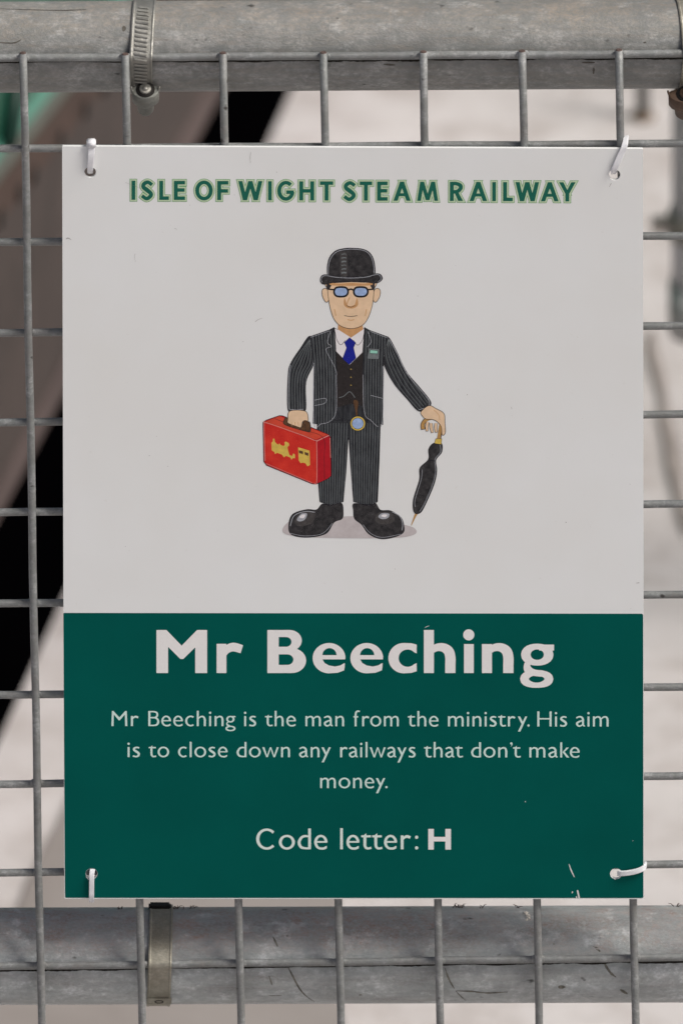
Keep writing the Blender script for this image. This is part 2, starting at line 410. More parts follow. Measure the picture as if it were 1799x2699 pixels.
# title: monoline capitals inside a pale and a thin green line
S_ = 10.4
def tdiag(xa, ya, xb, yb, w_, H_=50.5):
    """diagonal stroke, horizontal width w_, from (xa,ya) to (xb,yb)"""
    return ('cv', [(xa, ya), (xa + w_, ya), (xb + w_, yb), (xb, yb)])
def T(ch, W):
    H = 50.5; s = S_; b = 9.4
    if ch == 'I': return [('box', 0, 0, W, H)]
    if ch == 'L': return [('box', 0, 0, s, H), ('box', 0, 0, W, b)]
    if ch == 'E': return [('box', 0, 0, s, H), ('box', 0, 0, W, b), ('box', 0, H - b, W, H), ('box', 0, H / 2 - b / 2 + 1, W - 1, H / 2 + b / 2 + 1)]
    if ch == 'F': return [('box', 0, 0, s, H), ('box', 0, H - b, W, H), ('box', 0, H / 2 - b / 2 - 1, W - 1, H / 2 + b / 2 - 1)]
    if ch == 'T': return [('box', W / 2 - s / 2, 0, W / 2 + s / 2, H), ('box', 0, H - b, W, H)]
    if ch == 'H': return [('box', 0, 0, s, H), ('box', W - s, 0, W, H), ('box', 0, H / 2 - b / 2, W, H / 2 + b / 2)]
    if ch == 'O': return [('arc', W / 2, H / 2, W / 2 - s / 2, H / 2 - s / 2 + 1.5, 0, 360, s, b)]
    if ch == 'G': return [('arc', W / 2 + 1, H / 2, W / 2 - s / 2 + 1, H / 2 - s / 2 + 1.5, 45, 360 - 8, s, b), ('box', W / 2 + 2, H / 2 - b + 1, W, H / 2 + 1)]
    if ch == 'S': return [('br', [(W - 3, H - 11, b), (W * .56, H - 3.8, b), (W * .24, H - 9, s), (W * .21, H - 17, s), (W * .48, H * .52, s + 1), (W * .80, H * .34, s), (W * .78, 10, s), (W * .46, 3.2, b), (2.5, 11, b)])]
    if ch == 'A': return [tdiag(0, 0, W / 2 - 5.2, H, 11.3), tdiag(W - 11.3, 0, W / 2 - 6, H, 11.3), ('box', 9, 12, W - 9, 20)]
    if ch == 'Y': return [('cv', [(0, H), (11.6, H), (W / 2 + 5, 20), (W / 2 - 5, 20)]), ('cv', [(W, H), (W - 11.6, H), (W / 2 - 5, 20), (W / 2 + 5, 20)]), ('box', W / 2 - s / 2, 0, W / 2 + s / 2, 22)]
    if ch == 'W': return [tdiag(W * .27 - 5, 0, 0, H, 11), tdiag(W * .27 - 5, 0, W / 2 - 5.5, H, 11), tdiag(W * .73 - 6, 0, W / 2 - 5.5, H, 11), tdiag(W * .73 - 6, 0, W - 11, H, 11)]
    if ch == 'M': return [tdiag(0, 0, W * .18 - 2, H, 10), tdiag(W - 10, 0, W * .82 - 8, H, 10), ('cv', [(W * .18 - 2, H), (W * .18 + 8.4, H), (W / 2 + 5, 2), (W / 2 - 5, 2)]), ('cv', [(W * .82 + 2, H), (W * .82 - 8.4, H), (W / 2 - 5, 2), (W / 2 + 5, 2)])]
    if ch == 'R': return [('box', 0, 0, s, H), ('br', [(4, H - b / 2, b), (W * .5, H - b / 2, b), (W * .8, H - 10, s), (W * .8, H - 18, s), (W * .55, H - 25.5, b), (4, H - 26, b)]), ('cv', [(W * .32, 25), (W * .62, 25), (W, 0), (W - 13, 0)])]
z1 = lambda x: 300 + x / 2.24
z2 = lambda x: 900 + x / 2.24
title = [('I', z1(104), z1(127)), ('S', z1(160), z1(232)), ('L', z1(268), z1(325)), ('E', z1(354), z1(420)), ('O', z1(480), z1(584)), ('F', z1(610), z1(676)),
 ('W', z1(734), z1(877)), ('I', z1(910), z1(932)), ('G', z1(964), z1(1062)), ('H', z1(1094), z1(1182)), ('T', z1(1216), z1(1294)), ('S', z2(10), z2(84)),
 ('T', z2(106), z2(180)), ('E', z2(209), z2(271)), ('A', z2(305), z2(407)), ('M', z2(445), z2(569)), ('R', z2(638), z2(716)), ('A', z2(754), z2(858)),
 ('I', z2(888), z2(910)), ('L', z2(952), z2(1009)), ('W', z2(1025), z2(1165)), ('A', z2(1175), z2(1280)), ('Y', z2(1282), z2(1380))]
g = Grid(330, 462, 1530, 546, .55)
for ch, xa, xb in title:
    b_ = 526.0 + (xa - 345) * .0037
    g.add(T(ch, xb - xa), (xa - 7, b_ - 60, xb + 8, b_ + 9), lambda X, Y, xa=xa, b_=b_: (X - xa, b_ - Y, 1))
to = print_obj('title_lettering', [(g.x, g.y, g.D - 4.9, M_TL), (g.x, g.y, g.D - 3.5, M_TP), (g.x, g.y, g.D, M_TG)], board)
to['label'] = 'dark green capitals reading ISLE OF WIGHT STEAM RAILWAY with pale green outline'

# name line in heavy lettering; shapes in 1.4x photo pixels, y down
g = Grid(405, 1652, 1465, 1818, .7)
def nm(ops, x0, x1):
    bb = (380 + x0 / 1.4 - 4, 1650, 380 + x1 / 1.4 + 4, 1820)
    g.add(ops, bb, lambda X, Y: ((X - 380) * 1.4, (Y - 1600) * 1.4, 1 / 1.4))
nm([('poly', [(45, 244), (45, 85), (82, 85), (138, 143), (195, 85), (232, 85), (232, 244), (188, 244), (188, 149), (144, 192), (133, 192), (88, 147), (88, 244)])], 45, 232)
nm([('box', 267, 136, 303, 244), ('br', [(290, 180, 20), (304, 158, 28), (328, 148, 32), (360, 156, 31)])], 267, 368)
def nB(x):
    return [('box', x, 85, x + 80, 244), ('br', [(x + 20, 104, 38), (x + 72, 104, 38), (x + 104, 120, 40), (x + 80, 140, 40), (x + 20, 140, 40)]),
            ('br', [(x + 20, 176, 40), (x + 80, 176, 44), (x + 116, 190, 50), (x + 112, 210, 54), (x + 80, 222, 44), (x + 20, 222, 44)]),
            ('sub', [('br', [(x + 41, 129, 36), (x + 68, 129, 36), (x + 71.5, 129, 33), (x + 72, 129, 32)])]), ('sub', [('box', x + 41, 147, x + 41.5, 148)]),
            ('sub', [('br', [(x + 41, 195, 38), (x + 72, 195, 38), (x + 78, 195, 35), (x + 79, 195, 34)])])]
def nB(x):
    def stad(x0, x1, y0, y1):
        r = (y1 - y0) / 2; n = 14
        return ('poly', [(x0, y0)] + [(x1 - r * 1.15 + r * 1.15 * math.sin(math.pi * k / n), (y0 + y1) / 2 - r * math.cos(math.pi * k / n)) for k in range(n + 1)] + [(x0, y1)])
    return [('box', x, 85, x + 60, 244), stad(x, x + 127, 85, 163), stad(x, x + 143, 152, 244), ('sub', [stad(x + 42, x + 89, 111, 147)]), ('sub', [stad(x + 42, x + 96, 175, 214)])]
nm(nB(454), 454, 598)
def ne(x):
    ring = lambda cx, cy, rx, ry, a0, a1, n=40: [(cx + rx * math.cos(R(a0 + (a1 - a0) * k / n)), cy + ry * math.sin(R(a0 + (a1 - a0) * k / n))) for k in range(n + 1)]
    return [('poly', ring(x + 60.5, 189, 60.5, 56, 0, 360)), ('box', x + 80, 189, x + 121, 193.5),
            ('poly', [(x + 60, 210), (x + 95, 222), (x + 120.5, 207), (x + 116, 234), (x + 92, 243), (x + 60, 245)]),
            ('sub', [('poly', ring(x + 62, 178, 26, 26, 180, 360))]),
            ('sub', [('poly', [(x + 36, 193.5), (x + 150, 193.5), (x + 150, 206), (x + 119, 206), (x + 102, 216), (x + 82, 220), (x + 60, 216), (x + 44, 207)])]),
            ('sub', [('poly', [(x + 121, 180), (x + 150, 180), (x + 150, 260), (x + 110, 260), (x + 117, 235)])])]
nm(ne(621), 615, 745); nm(ne(760), 755, 885)
_el = lambda cx, cy, rx, ry: ('poly', [(cx + rx * math.cos(R(9 * k)), cy + ry * math.sin(R(9 * k))) for k in range(40)])
nm([_el(957, 189, 57, 56), ('poly', [(957, 133), (985, 134), (1005, 139), (1003, 173), (975, 175)]), ('poly', [(957, 245), (985, 243.5), (1005, 237), (1005, 206), (975, 205)]),
    ('sub', [_el(971, 189, 33, 32)]), ('sub', [('poly', [(968, 158), (985, 162.5), (1003, 171), (1040, 171), (1040, 207), (1005, 207), (988, 215), (968, 219)])]), ('and', [('box', 880, 120, 1004.5, 250)])], 895, 1010)
def arch(x, top):
    return [('box', x, top, x + 37, 244), ('br', [(x + 20, 172, 16), (x + 42, 152, 26), (x + 68, 149, 31), (x + 90, 162, 37), (x + 97.5, 186, 38), (x + 97.5, 215, 38), (x + 97.5, 244, 38)])]
nm(arch(1031, 85), 1025, 1150); nm([('box', 1179, 137, 1215, 244), ('dot', 1196.5, 103, 20.5)], 1170, 1220); nm(arch(1245, 137), 1240, 1366)
nm([('arc', 1449, 176, 42, 30, 0, 360, 35, 21), ('box', 1456, 139, 1511, 161), ('arc', 1447, 266, 45, 23, 0, 360, 32, 19), ('br', [(1428, 196, 20), (1412, 212, 22), (1417, 234, 30), (1440, 243, 24), (1470, 246, 24)])], 1380, 1514)
no = print_obj('name_lettering', [(g.x, g.y, g.D, M_NAME)], board)
no['label'] = 'heavy white lettering reading Mr Beeching'

b6 = lambda x: 250 + x / 2.24
b7 = lambda x: 950 + x / 2.24
g = Grid(285, 1865, 1615, 2100, .55)
UY = .255
for s_, xa, xb in (('Mr', b6(96), b6(261)), ('Beeching', b6(314), b6(831)), ('is', b6(880), b6(953)), ('the', b6(1003), b6(1187)), ('man', b6(1241), b6(1471)), ('from', b6(1524), b7(226)),
                   ('the', b7(277), b7(460)), ('ministry.', b7(514), b7(998)), ('His', b7(1041), b7(1219)), ('aim', b7(1269), b7(1464))):
    word(g, s_, xa, xb, 1915.2, UY, .001)
for s_, xa, xb in (('is', b6(192), b6(267)), ('to', b6(317), b6(439)), ('close', b6(490), b6(784)), ('down', b6(835), b6(1152)), ('any', b6(1204), b6(1394)), ('railways', b6(1446), b7(325)),
                   ('that', b7(373), b7(604)), ('don,t', b7(650), b7(945)), ('make', b7(994), b7(1293))):
    word(g, s_, xa, xb, 1997, UY, .001)
word(g, 'money.', b6(1328), b7(160), 2078.3, UY)
to = print_obj('body_lettering', [(g.x, g.y, g.D + .5, M_BODY)], board); to['label'] = 'three lines of small pale text about closing down railways'
g = Grid(665, 2170, 1140, 2260, .6)
word(g, 'Code', 674.5, 862.8, 2239.6, .346); word(g, 'letter:', 895.5, 1102, 2239.6, .346)
g2 = Grid(1120, 2170, 1200, 2260, .6)
g2.add([('box', 1128, 2185.4, 1142.7, 2240), ('box', 1173, 2185.4, 1187.8, 2240), ('box', 1140, 2206.5, 1175, 2218.5)], (1120, 2175, 1200, 2250), lambda X, Y: (X, Y, 1))
co = print_obj('code_lettering', [(g.x, g.y, g.D + .45, M_CODE)], board); co['label'] = 'pale lettering reading Code letter:'
co = print_obj('code_letter', [(g2.x, g2.y, g2.D, M_NAME)], board); co['label'] = 'heavy white capital H'

# ---- printed picture: a plain city gent with bowler hat, red case and umbrella (flat print)
INK = plain('ink_black', (.010, .009, .014), .5, .3, 900, .2)
BLK = N('felt_black_print'); c = BLK.mix(BLK.noise(350, det=5, lo=.35, hi=.7), (.012, .012, .014), (.05, .048, .05)); BLK = BLK.out(c, .5, 0, .2)
SUIT = N('suit_print'); c = SUIT.mix(SUIT.noise(500, (1, 1, .25), det=4, lo=.35, hi=.7), (.012, .013, .017), (.045, .05, .056)); SUIT = SUIT.out(c, .5, 0, .2)
VEST = plain('waistcoat_print', (.030, .025, .025), .5, .5, 600, .2)
PIN = plain('pinstripe_print', (.19, .215, .22), .5, .3, 800, .2)
EDGE = plain('pale_edge_print', (.42, .44, .48), .5, .3, 900, .2)
SKIN = plain('skin_print', (.80, .58, .38), .5, .15, 250, .2)
SKIN2 = plain('skin_shade_print', (.62, .34, .15), .5, .2, 300, .2)
SHIRT = plain('shirt_print', (.77, .75, .76), .5, .05, 300, .2)
TIE = plain('tie_print', (.006, .014, .30), .5, .3, 400, .2)
REDF = N('red_front_print'); c = REDF.mix(REDF.noise(120, det=5), (.50, .012, .010), (.66, .04, .022)); REDF = REDF.out(c, .5, 0, .2)
REDS = plain('red_side_print', (.46, .006, .016), .5, .2, 300, .2)
REDT = plain('red_top_print', (.66, .07, .035), .5, .25, 200, .2)
PINK = plain('red_highlight_print', (.75, .30, .26), .5, .2, 500, .2)
GOLD = plain('gold_print', (.72, .52, .10), .5, .25, 400, .2)
TAN = plain('cane_print', (.52, .30, .10), .5, .3, 500, .2)
BROWN = plain('handle_print', (.13, .065, .03), .5, .5, 500, .2)
GLASS = plain('lens_print', (.36, .50, .78), .5, .3, 500, .2)
FLOORP = N('floor_tint_print'); c = FLOORP.mix(FLOORP.noise(160, det=5), (.46, .42, .42), (.56, .53, .53)); FLOORP = FLOORP.out(c, .5, 0, .2)
GLOSS1 = plain('black_gloss_print', (.075, .07, .07), .5, .5, 500, .2); MINT = plain('mint_print', (.30, .62, .50), .5, .1, 500, .2)
FH = .6; FX0, FY0 = 670.0, 630.0
FIG = []      # every printed colour patch of the picture, later ones cut the earlier ones away: one flat film
class Art:
    def __init__(s, parent, name, first, label): s.parent, s.name, s.L = parent, name, []; ARTS.append(s); s.label = label
    def put(s, fn, bb, m):
        i0 = int((bb[0] - FX0) / FH); j0 = int((bb[1] - FY0) / FH); i1 = int((bb[2] - FX0) / FH) + 2; j1 = int((bb[3] - FY0) / FH) + 2
        x = FX0 + FH * np.arange(i0, i1); y = FY0 + FH * np.arange(j0, j1); X, Y = np.meshgrid(x, y); D = fn(X, Y)
        D = np.where(np.abs(D) < 1e-4, 1e-4, D)
        for e in FIG:
            a0, b0, a1, b1 = max(i0, e[0]), max(j0, e[1]), min(i1, e[0] + e[2].shape[1]), min(j1, e[1] + e[2].shape[0])
            if a1 > a0 and b1 > b0:
                v = e[2][b0 - e[1]:b1 - e[1], a0 - e[0]:a1 - e[0]]
                np.maximum(v, -D[b0 - j0:b1 - j0, a0 - i0:a1 - i0], out=v)
        e = (i0, j0, D, m); FIG.append(e); s.L.append(e)
    def lay(s, ops, bb, m, h=.75): s.put(lambda X, Y: ev(ops, X, Y), bb, m); return s
    def shape(s, tr, pts, m, smooth=True, line=1.5, ink=None, clip=None, n=6):
        q = [(tr[0] + a_ / tr[2], tr[1] + b_ / tr[2]) for a_, b_ in pts]
        if smooth: q = [tuple(p) for p in crom(q, n, closed=True)]
        bb = (min(p[0] for p in q) - 4, min(p[1] for p in q) - 4, max(p[0] for p in q) + 4, max(p[1] for p in q) + 4)
        if line:
            s.put(lambda X, Y: d_poly(X, Y, q) - line / 2, bb, ink or INK); s.put(lambda X, Y: d_poly(X, Y, q) + line / 2, bb, m)
        else: s.put(lambda X, Y: d_poly(X, Y, q), bb, m)
        return q
    def line(s, tr, pts, m, w_=1.6, clip=None):
        q = [(tr[0] + p[0] / tr[2], tr[1] + p[1] / tr[2], (p[2] if len(p) > 2 else w_)) for p in pts]
        bb = (min(p[0] for p in q) - 8, min(p[1] for p in q) - 8, max(p[0] for p in q) + 8, max(p[1] for p in q) + 8)
        s.lay([('br', q)] + ([('and', [('poly', clip)])] if clip else []), bb, m, .6)
    def done(s): return s.__dict__
    def build(s):
        L = [(FX0 + FH * (e[0] + np.arange(e[2].shape[1])), FY0 + FH * (e[1] + np.arange(e[2].shape[0])), e[2], e[3]) for e in s.L]
        return L
ARTS = []
H_ = (670, 640, 4.48); B_ = (680, 860, 3.136); K_ = (680, 1080, 7.127); L_ = (650, 1000, 2.613)
fig = bpy.data.objects.new('printed_picture', None); C.objects.link(fig); fig.parent = board
fig['label'] = 'printed picture of a suited man with bowler hat, red case and furled umbrella'
A = Art(fig, 'floor_tint', 2, 'soft grey patch printed under the shoes')
A.shape(L_, [(245, 1040), (330, 960), (560, 950), (820, 945), (1080, 1000), (1160, 1030), (1150, 1070), (1000, 1092), (600, 1092), (330, 1080)], FLOORP, line=0)
A = Art(fig, 'trousers', 4, None)
A.shape(B_, [(560, 600), (960, 600), (1005, 830), (490, 830)], SUIT, smooth=False, line=0)
for leg, x0 in (([(485, 280), (725, 280), (697, 420), (683, 640), (664, 842), (575, 868), (503, 842), (484, 600)], 495), ([(695, 280), (920, 280), (912, 560), (900, 842), (842, 870), (735, 842), (716, 600), (704, 420)], 712)):
    q = A.shape(L_, leg, SUIT, smooth=False, line=1.6)
    ops = [('br', [(650 + (x0 + 6 + k * 19) / 2.613, 1000 + 300 / 2.613, 1.0), (650 + (x0 + 12 + k * 17 ) / 2.613, 1000 + 600 / 2.613, 1.0), (650 + (x0 + 16 + k * 15.5) / 2.613, 1000 + 858 / 2.613, 1.0)]) for k in range(11)]
    inner = [(650 + a_ / 2.613, 1000 + b_ / 2.613) for a_, b_ in leg]
    ops.append(('and', [('poly', inner)]))
    A.lay(ops, (inner[0][0] - 6, 1100, inner[1][0] + 6, 1340), PIN, .5)
A.label = 'dark pinstriped trousers'
A = Art(fig, 'shoe', 4, None)
A.shape(L_, [(288, 1010), (315, 930), (410, 897), (480, 898), (520, 858), (575, 868), (650, 852), (664, 910), (655, 960), (600, 985), (545, 1062), (420, 1088), (310, 1070)], BLK)
A.line(L_, [(300, 1010), (325, 940), (400, 910), (470, 915)], EDGE, 1.8); A.line(L_, [(300, 1060), (400, 1078), (520, 1062), (590, 990)], EDGE, 1.0)
A.shape(L_, [(335, 1000), (345, 940), (400, 912), (470, 925), (450, 985), (390, 1010)], GLOSS1, line=0); A.shape(L_, [(345, 965), (375, 925), (415, 925), (400, 965), (365, 978)], EDGE, line=0); A.shape(L_, [(362, 950), (380, 932), (402, 932), (392, 955)], SHIRT, line=0)
A.label = 'left black round-toed shoe'
A = Art(fig, 'shoe', 4, None)
A.shape(L_, [(738, 855), (842, 870), (885, 852), (920, 900), (990, 905), (1060, 950), (1082, 1010), (1076, 1056), (1010, 1088), (920, 1098), (840, 1065), (790, 1000), (742, 960), (735, 905)], BLK)
A.line(L_, [(1000, 912), (1050, 940), (1072, 990), (1068, 1040)], EDGE, 1.8); A.line(L_, [(800, 1000), (850, 1058), (930, 1088), (1060, 1066)], EDGE, 1.0)
A.shape(L_, [(885, 975), (900, 925), (950, 910), (1010, 930), (1010, 980), (940, 1000)], GLOSS1, line=0); A.shape(L_, [(905, 945), (930, 922), (980, 925), (970, 955), (930, 962)], EDGE, line=0); A.shape(L_, [(925, 942), (940, 930), (965, 932), (955, 948)], SHIRT, line=0)
A.label = 'right black round-toed shoe'
A = Art(fig, 'waistcoat', 6, None)
A.shape(B_, [(635, 60), (870, 60), (865, 660), (760, 640), (655, 670)], VEST, smooth=False, line=0)
for k in range(3): A.lay([('dot', 924.5, 973 + k * 21, 1.4)], (920, 968 + k * 21, 929, 978 + k * 21), GOLD, .4)
A.line(B_, [(668, 590), (710, 575), (757, 540), (800, 590)], PIN, 1.6)
A.label = 'dark waistcoat with small buttons'
A = Art(fig, 'shirt', 6, None)
A.shape(B_, [(632, 15), (755, 60), (878, 15), (862, 215), (755, 320), (642, 205)], SHIRT, smooth=False, line=1)
A.line(B_, [(632, 30), (650, 110), (683, 152), (720, 115)], INK, 1.3); A.line(B_, [(878, 30), (862, 110), (822, 155), (788, 115)], INK, 1.3)
A.shape(B_, [(755, 92), (712, 132), (730, 176), (697, 266), (752, 316), (808, 262), (788, 176), (806, 134)], TIE, smooth=False, line=.8)
A.label = 'white shirt and plain blue tie'
A = Art(fig, 'jacket', 9, None)
def stripes(A, outline, lines, tr=B_):
    q = [(tr[0] + a_ / tr[2], tr[1] + b_ / tr[2]) for a_, b_ in outline]
    ops = [('br', [(tr[0] + p[0] / tr[2], tr[1] + p[1] / tr[2], 1.05) for p in ln]) for ln in lines] + [('and', [('poly', q)])]
    A.lay(ops, (min(p[0] for p in q) - 3, min(p[1] for p in q) - 3, max(p[0] for p in q) + 3, max(p[1] for p in q) + 3), PIN, .5)
armL = [(425, 80), (350, 180), (272, 300), (248, 400), (244, 675), (290, 697), (370, 694), (396, 670), (396, 460), (462, 300), (470, 150)]
armR = [(1075, 90), (1140, 200), (1225, 375), (1330, 500), (1425, 622), (1400, 672), (1325, 700), (1230, 600), (1120, 470), (1040, 310), (1040, 150)]
bodyL = [(425, 85), (590, 28), (628, 8), (640, 150), (650, 380), (652, 690), (610, 775), (520, 812), (455, 802), (462, 300), (440, 170)]
bodyR = [(878, 8), (920, 32), (1075, 88), (1045, 200), (1036, 320), (1030, 812), (930, 785), (872, 700), (862, 380), (870, 150)]
A.shape(B_, armL, SUIT); stripes(A, armL, [[(440 - k * 0 + 0, 90), (300 + k * 26, 290), (262 + k * 22, 430), (262 + k * 22, 700)] for k in range(7)])
A.shape(B_, armR, SUIT); stripes(A, armR, [[(1075, 100), (1080 + k * 22 - 20, 260 - k * 8), (1190 + k * 22 - 20, 500 - k * 18), (1330 + k * 18, 690 - k * 14)] for k in range(6)])
A.shape(B_, bodyL, SUIT, smooth=False); A.shape(B_, bodyR, SUIT, smooth=False)
stripes(A, bodyL, [[(450 + k * 25, 50), (475 + k * 23, 400), (478 + k * 22, 812)] for k in range(9)])
stripes(A, bodyR, [[(895 + k * 22, 30), (885 + k * 22, 400), (890 + k * 21, 812)] for k in range(8)])
A.line(B_, [(600, 35), (572, 130), (605, 165), (562, 195), (630, 330), (650, 400)], EDGE, 1.1)
A.line(B_, [(905, 40), (932, 125), (900, 170)], EDGE, 1.1)
A.line(B_, [(465, 610), (555, 595), (550, 635), (465, 655)], EDGE, 1.1); A.line(B_, [(930, 570), (1028, 595)], EDGE, 1.1)
A.line(B_, [(268, 320), (255, 420), (252, 660), (290, 688), (370, 686)], EDGE, 1.4)
A.line(B_, [(1085, 110), (1150, 230), (1235, 400), (1415, 625), (1330, 690)], EDGE, 1.4)
A.line(B_, [(460, 300), (462, 798), (520, 806), (600, 780), (645, 690), (645, 400)], EDGE, 1.2)
A.line(B_, [(1030, 330), (1024, 804), (930, 776), (876, 700), (866, 400)], EDGE, 1.2)
A.line(B_, [(432, 90), (590, 36)], EDGE, 1.2); A.line(B_, [(925, 40), (1070, 95)], EDGE, 1.2)
A.label = 'dark pinstriped jacket with pale edges'
A = Art(fig, 'pocket_badge', 9, None)
A.shape(B_, [(915, 180), (1002, 188), (998, 272), (900, 268)], PIN, smooth=False, line=1); A.shape(B_, [(925, 195), (988, 200), (986, 226), (922, 222)], MINT, smooth=False, line=1)
for xx in (918, 942, 966, 988): A.line(B_, [(xx, 242), (xx + 1, 242)], INK, 4)
A.label = 'pale pocket badge on the jacket'
A = Art(fig, 'pocket_lens', 9, None)
A.shape(B_, [(785, 620), (805, 605), (828, 625), (822, 690), (822, 735), (806, 735), (800, 690)], BROWN, line=1)
A.shape(B_, [(823 + 62 * math.cos(k * math.pi / 7), 803 + 60 * math.sin(k * math.pi / 7)) for k in range(14)], GOLD, line=1.2)
A.shape(B_, [(823 + 48 * math.cos(k * math.pi / 7), 803 + 46 * math.sin(k * math.pi / 7)) for k in range(14)], GLASS, line=1.2)
A.label = 'round blue lens in a gold ring hanging at the waist'
A = Art(fig, 'face', 9, None)
A.shape(H_, [(990, 940), (1275, 940), (1285, 1020), (1140, 1118), (985, 1020)], SKIN2, smooth=False, line=0)
A.shape(H_, [(800, 560), (835, 535), (865, 560), (880, 640), (865, 695), (835, 690), (805, 630)], SKIN); A.shape(H_, [(1485, 560), (1450, 535), (1415, 560), (1400, 640), (1415, 695), (1445, 690), (1480, 630)], SKIN)
A.shape(H_, [(870, 440), (865, 560), (885, 720), (930, 880), (1010, 975), (1140, 1012), (1270, 975), (1345, 880), (1395, 720), (1410, 560), (1405, 440)], SKIN)
A.shape(H_, [(852, 430), (1420, 430), (1422, 540), (1390, 545), (1350, 470), (1140, 462), (925, 475), (885, 545), (852, 545)], BLK, smooth=False, line=0)
A.shape(H_, [(1065, 650), (1055, 720), (1085, 760), (1140, 775), (1195, 760), (1225, 720), (1210, 650), (1180, 735), (1140, 752), (1095, 735)], SKIN2, line=0)
A.shape(H_, [(895, 470), (1000, 478), (1140, 470), (1280, 478), (1385, 470), (1370, 500), (1140, 506), (915, 500)], SKIN2, line=0)
for cx in (1022, 1255):
    A.shape(H_, [(cx - 82, 575), (cx - 60, 530), (cx, 520), (cx + 62, 530), (cx + 84, 575), (cx + 60, 622), (cx, 634), (cx - 60, 622)], GLASS, line=5.0)
A.line(H_, [(1100, 560), (1138, 545), (1176, 560)], INK, 4.5); A.line(H_, [(868, 545), (940, 552)], INK, 4); A.line(H_, [(1336, 552), (1408, 545)], INK, 4)
A.line(H_, [(1125, 640), (1092, 730), (1138, 752), (1180, 735)], SKIN2, 2.4); A.line(H_, [(1085, 738), (1138, 757), (1190, 738)], INK, 1.3)
A.line(H_, [(1060, 858), (1138, 868), (1215, 858)], INK, 1.6); A.line(H_, [(1100, 905), (1138, 912), (1180, 905)], SKIN2, 2)
A.line(H_, [(945, 780), (962, 860)], SKIN2, 2); A.line(H_, [(1325, 780), (1308, 860)], SKIN2, 2)
A.label = 'plain face with spectacles'
A = Art(fig, 'bowler_hat', 32, None)
A.shape(H_, [(868, 396), (862, 370), (862, 270), (890, 165), (960, 92), (1060, 64), (1150, 60), (1270, 70), (1350, 105), (1400, 175), (1422, 270), (1426, 370), (1420, 396), (1300, 400), (1000, 400)], BLK)
A.line(H_, [(872, 380), (875, 270), (905, 175), (970, 105), (1080, 76), (1200, 74), (1310, 95), (1380, 165), (1408, 270), (1412, 360)], EDGE, 1.5)
A.shape(H_, [(1020, 120), (1085, 112), (1100, 240), (1095, 385), (1020, 380), (1012, 240)], GLOSS1, line=0)
for k in range(6): A.line(H_, [(1028, 135 + k * 44), (1060, 128 + k * 44), (1084, 133 + k * 44)], PIN, 2.0 + (k % 3) * 1.0)
A.shape(H_, [(778, 440), (790, 392), (840, 374), (960, 396), (1140, 406), (1320, 394), (1440, 362), (1495, 378), (1508, 430), (1440, 474), (1300, 462), (1140, 456), (960, 462), (840, 488), (795, 478)], BLK)
A.line(H_, [(800, 465), (788, 430), (805, 395), (850, 385), (960, 404), (1140, 414), (1320, 402), (1440, 372), (1485, 388), (1492, 430), (1460, 458)], EDGE, 1.4)
A.label = 'black bowler hat'
A = Art(fig, 'red_case', 36, None)
A.shape(K_, [(90, 240), (150, 195), (400, 108), (460, 112), (1320, 460), (1362, 520), (1372, 1240), (1320, 1290), (1090, 1398), (1010, 1390), (160, 1045), (105, 970)], REDS, smooth=False, line=1.6)
A.shape(K_, [(130, 225), (400, 118), (1310, 468), (1080, 560)], REDT, smooth=False, line=0)
A.shape(K_, [(105, 255), (150, 235), (1040, 570), (1095, 620), (1100, 1340), (1060, 1382), (1010, 1375), (170, 1030), (120, 960)], REDF, smooth=False, line=0)
A.line(K_, [(130, 960), (112, 280), (150, 245), (600, 395), (1045, 568), (1098, 640), (1100, 1340), (1050, 1375)], PINK, 1.5)
A.line(K_, [(150, 1010), (600, 1200), (1020, 1375)], PINK, 1.0); A.line(K_, [(1350, 530), (1360, 900)], PINK, 1.4); A.line(K_, [(1100, 590), (1220, 530), (1330, 480)], PINK, 2.2)
A.line(K_, [(300, 160), (800, 360), (1215, 520), (1240, 900), (1245, 1300)], INK, 1.0)
A.shape(K_, [(250, 620), (272, 600), (280, 542), (305, 542), (315, 600), (350, 640), (385, 655), (400, 628), (422, 660), (480, 682), (500, 660), (495, 610), (520, 595), (575, 625), (585, 665), (550, 700), (560, 760), (590, 850), (640, 868), (660, 818), (690, 840), (692, 912), (655, 905), (628, 938), (600, 895), (520, 865), (485, 895), (445, 840), (350, 805), (320, 835), (300, 790), (255, 760)], GOLD, smooth=False, line=0)
A.shape(K_, [(750, 705), (860, 735), (965, 770), (975, 1035), (925, 1062), (890, 1005), (830, 990), (800, 1005), (760, 945)], GOLD, smooth=False, line=0)
A.shape(K_, [(765, 760), (842, 780), (845, 835), (765, 812)], BROWN, smooth=False, line=0); A.shape(K_, [(870, 790), (942, 812), (942, 868), (875, 842)], BROWN, smooth=False, line=0)
A.label = 'red briefcase with a gold engine mark'
A = Art(fig, 'hand', 52, None)
A.shape(B_, [(215, 775), (245, 755), (390, 800), (425, 790), (432, 865), (395, 868), (225, 815)], BROWN)
A.shape(B_, [(262, 700), (388, 700), (414, 760), (405, 790), (370, 785), (355, 835), (320, 828), (248, 800), (245, 770)], SKIN)
for xx in (275, 303, 330): A.line(B_, [(xx, 790), (xx + 3, 822)], SKIN2, 1.2)
A.shape(B_, [(372, 785), (395, 778), (425, 800), (428, 858), (395, 860), (388, 815)], BROWN, line=1)
A.label = 'left hand closed on the brown case handle'
A = Art(fig, 'umbrella', 52, None)
A.line(L_, [(1214, 345, 12), (1212, 305, 11), (1245, 270, 11), (1295, 268, 11), (1335, 300, 11), (1330, 360, 11), (1322, 412, 11)], INK)
A.line(L_, [(1214, 342, 9), (1213, 305, 8.5), (1245, 272, 8.5), (1295, 270, 8.5), (1333, 300, 8.5), (1328, 360, 8.5), (1320, 410, 8.5)], TAN)
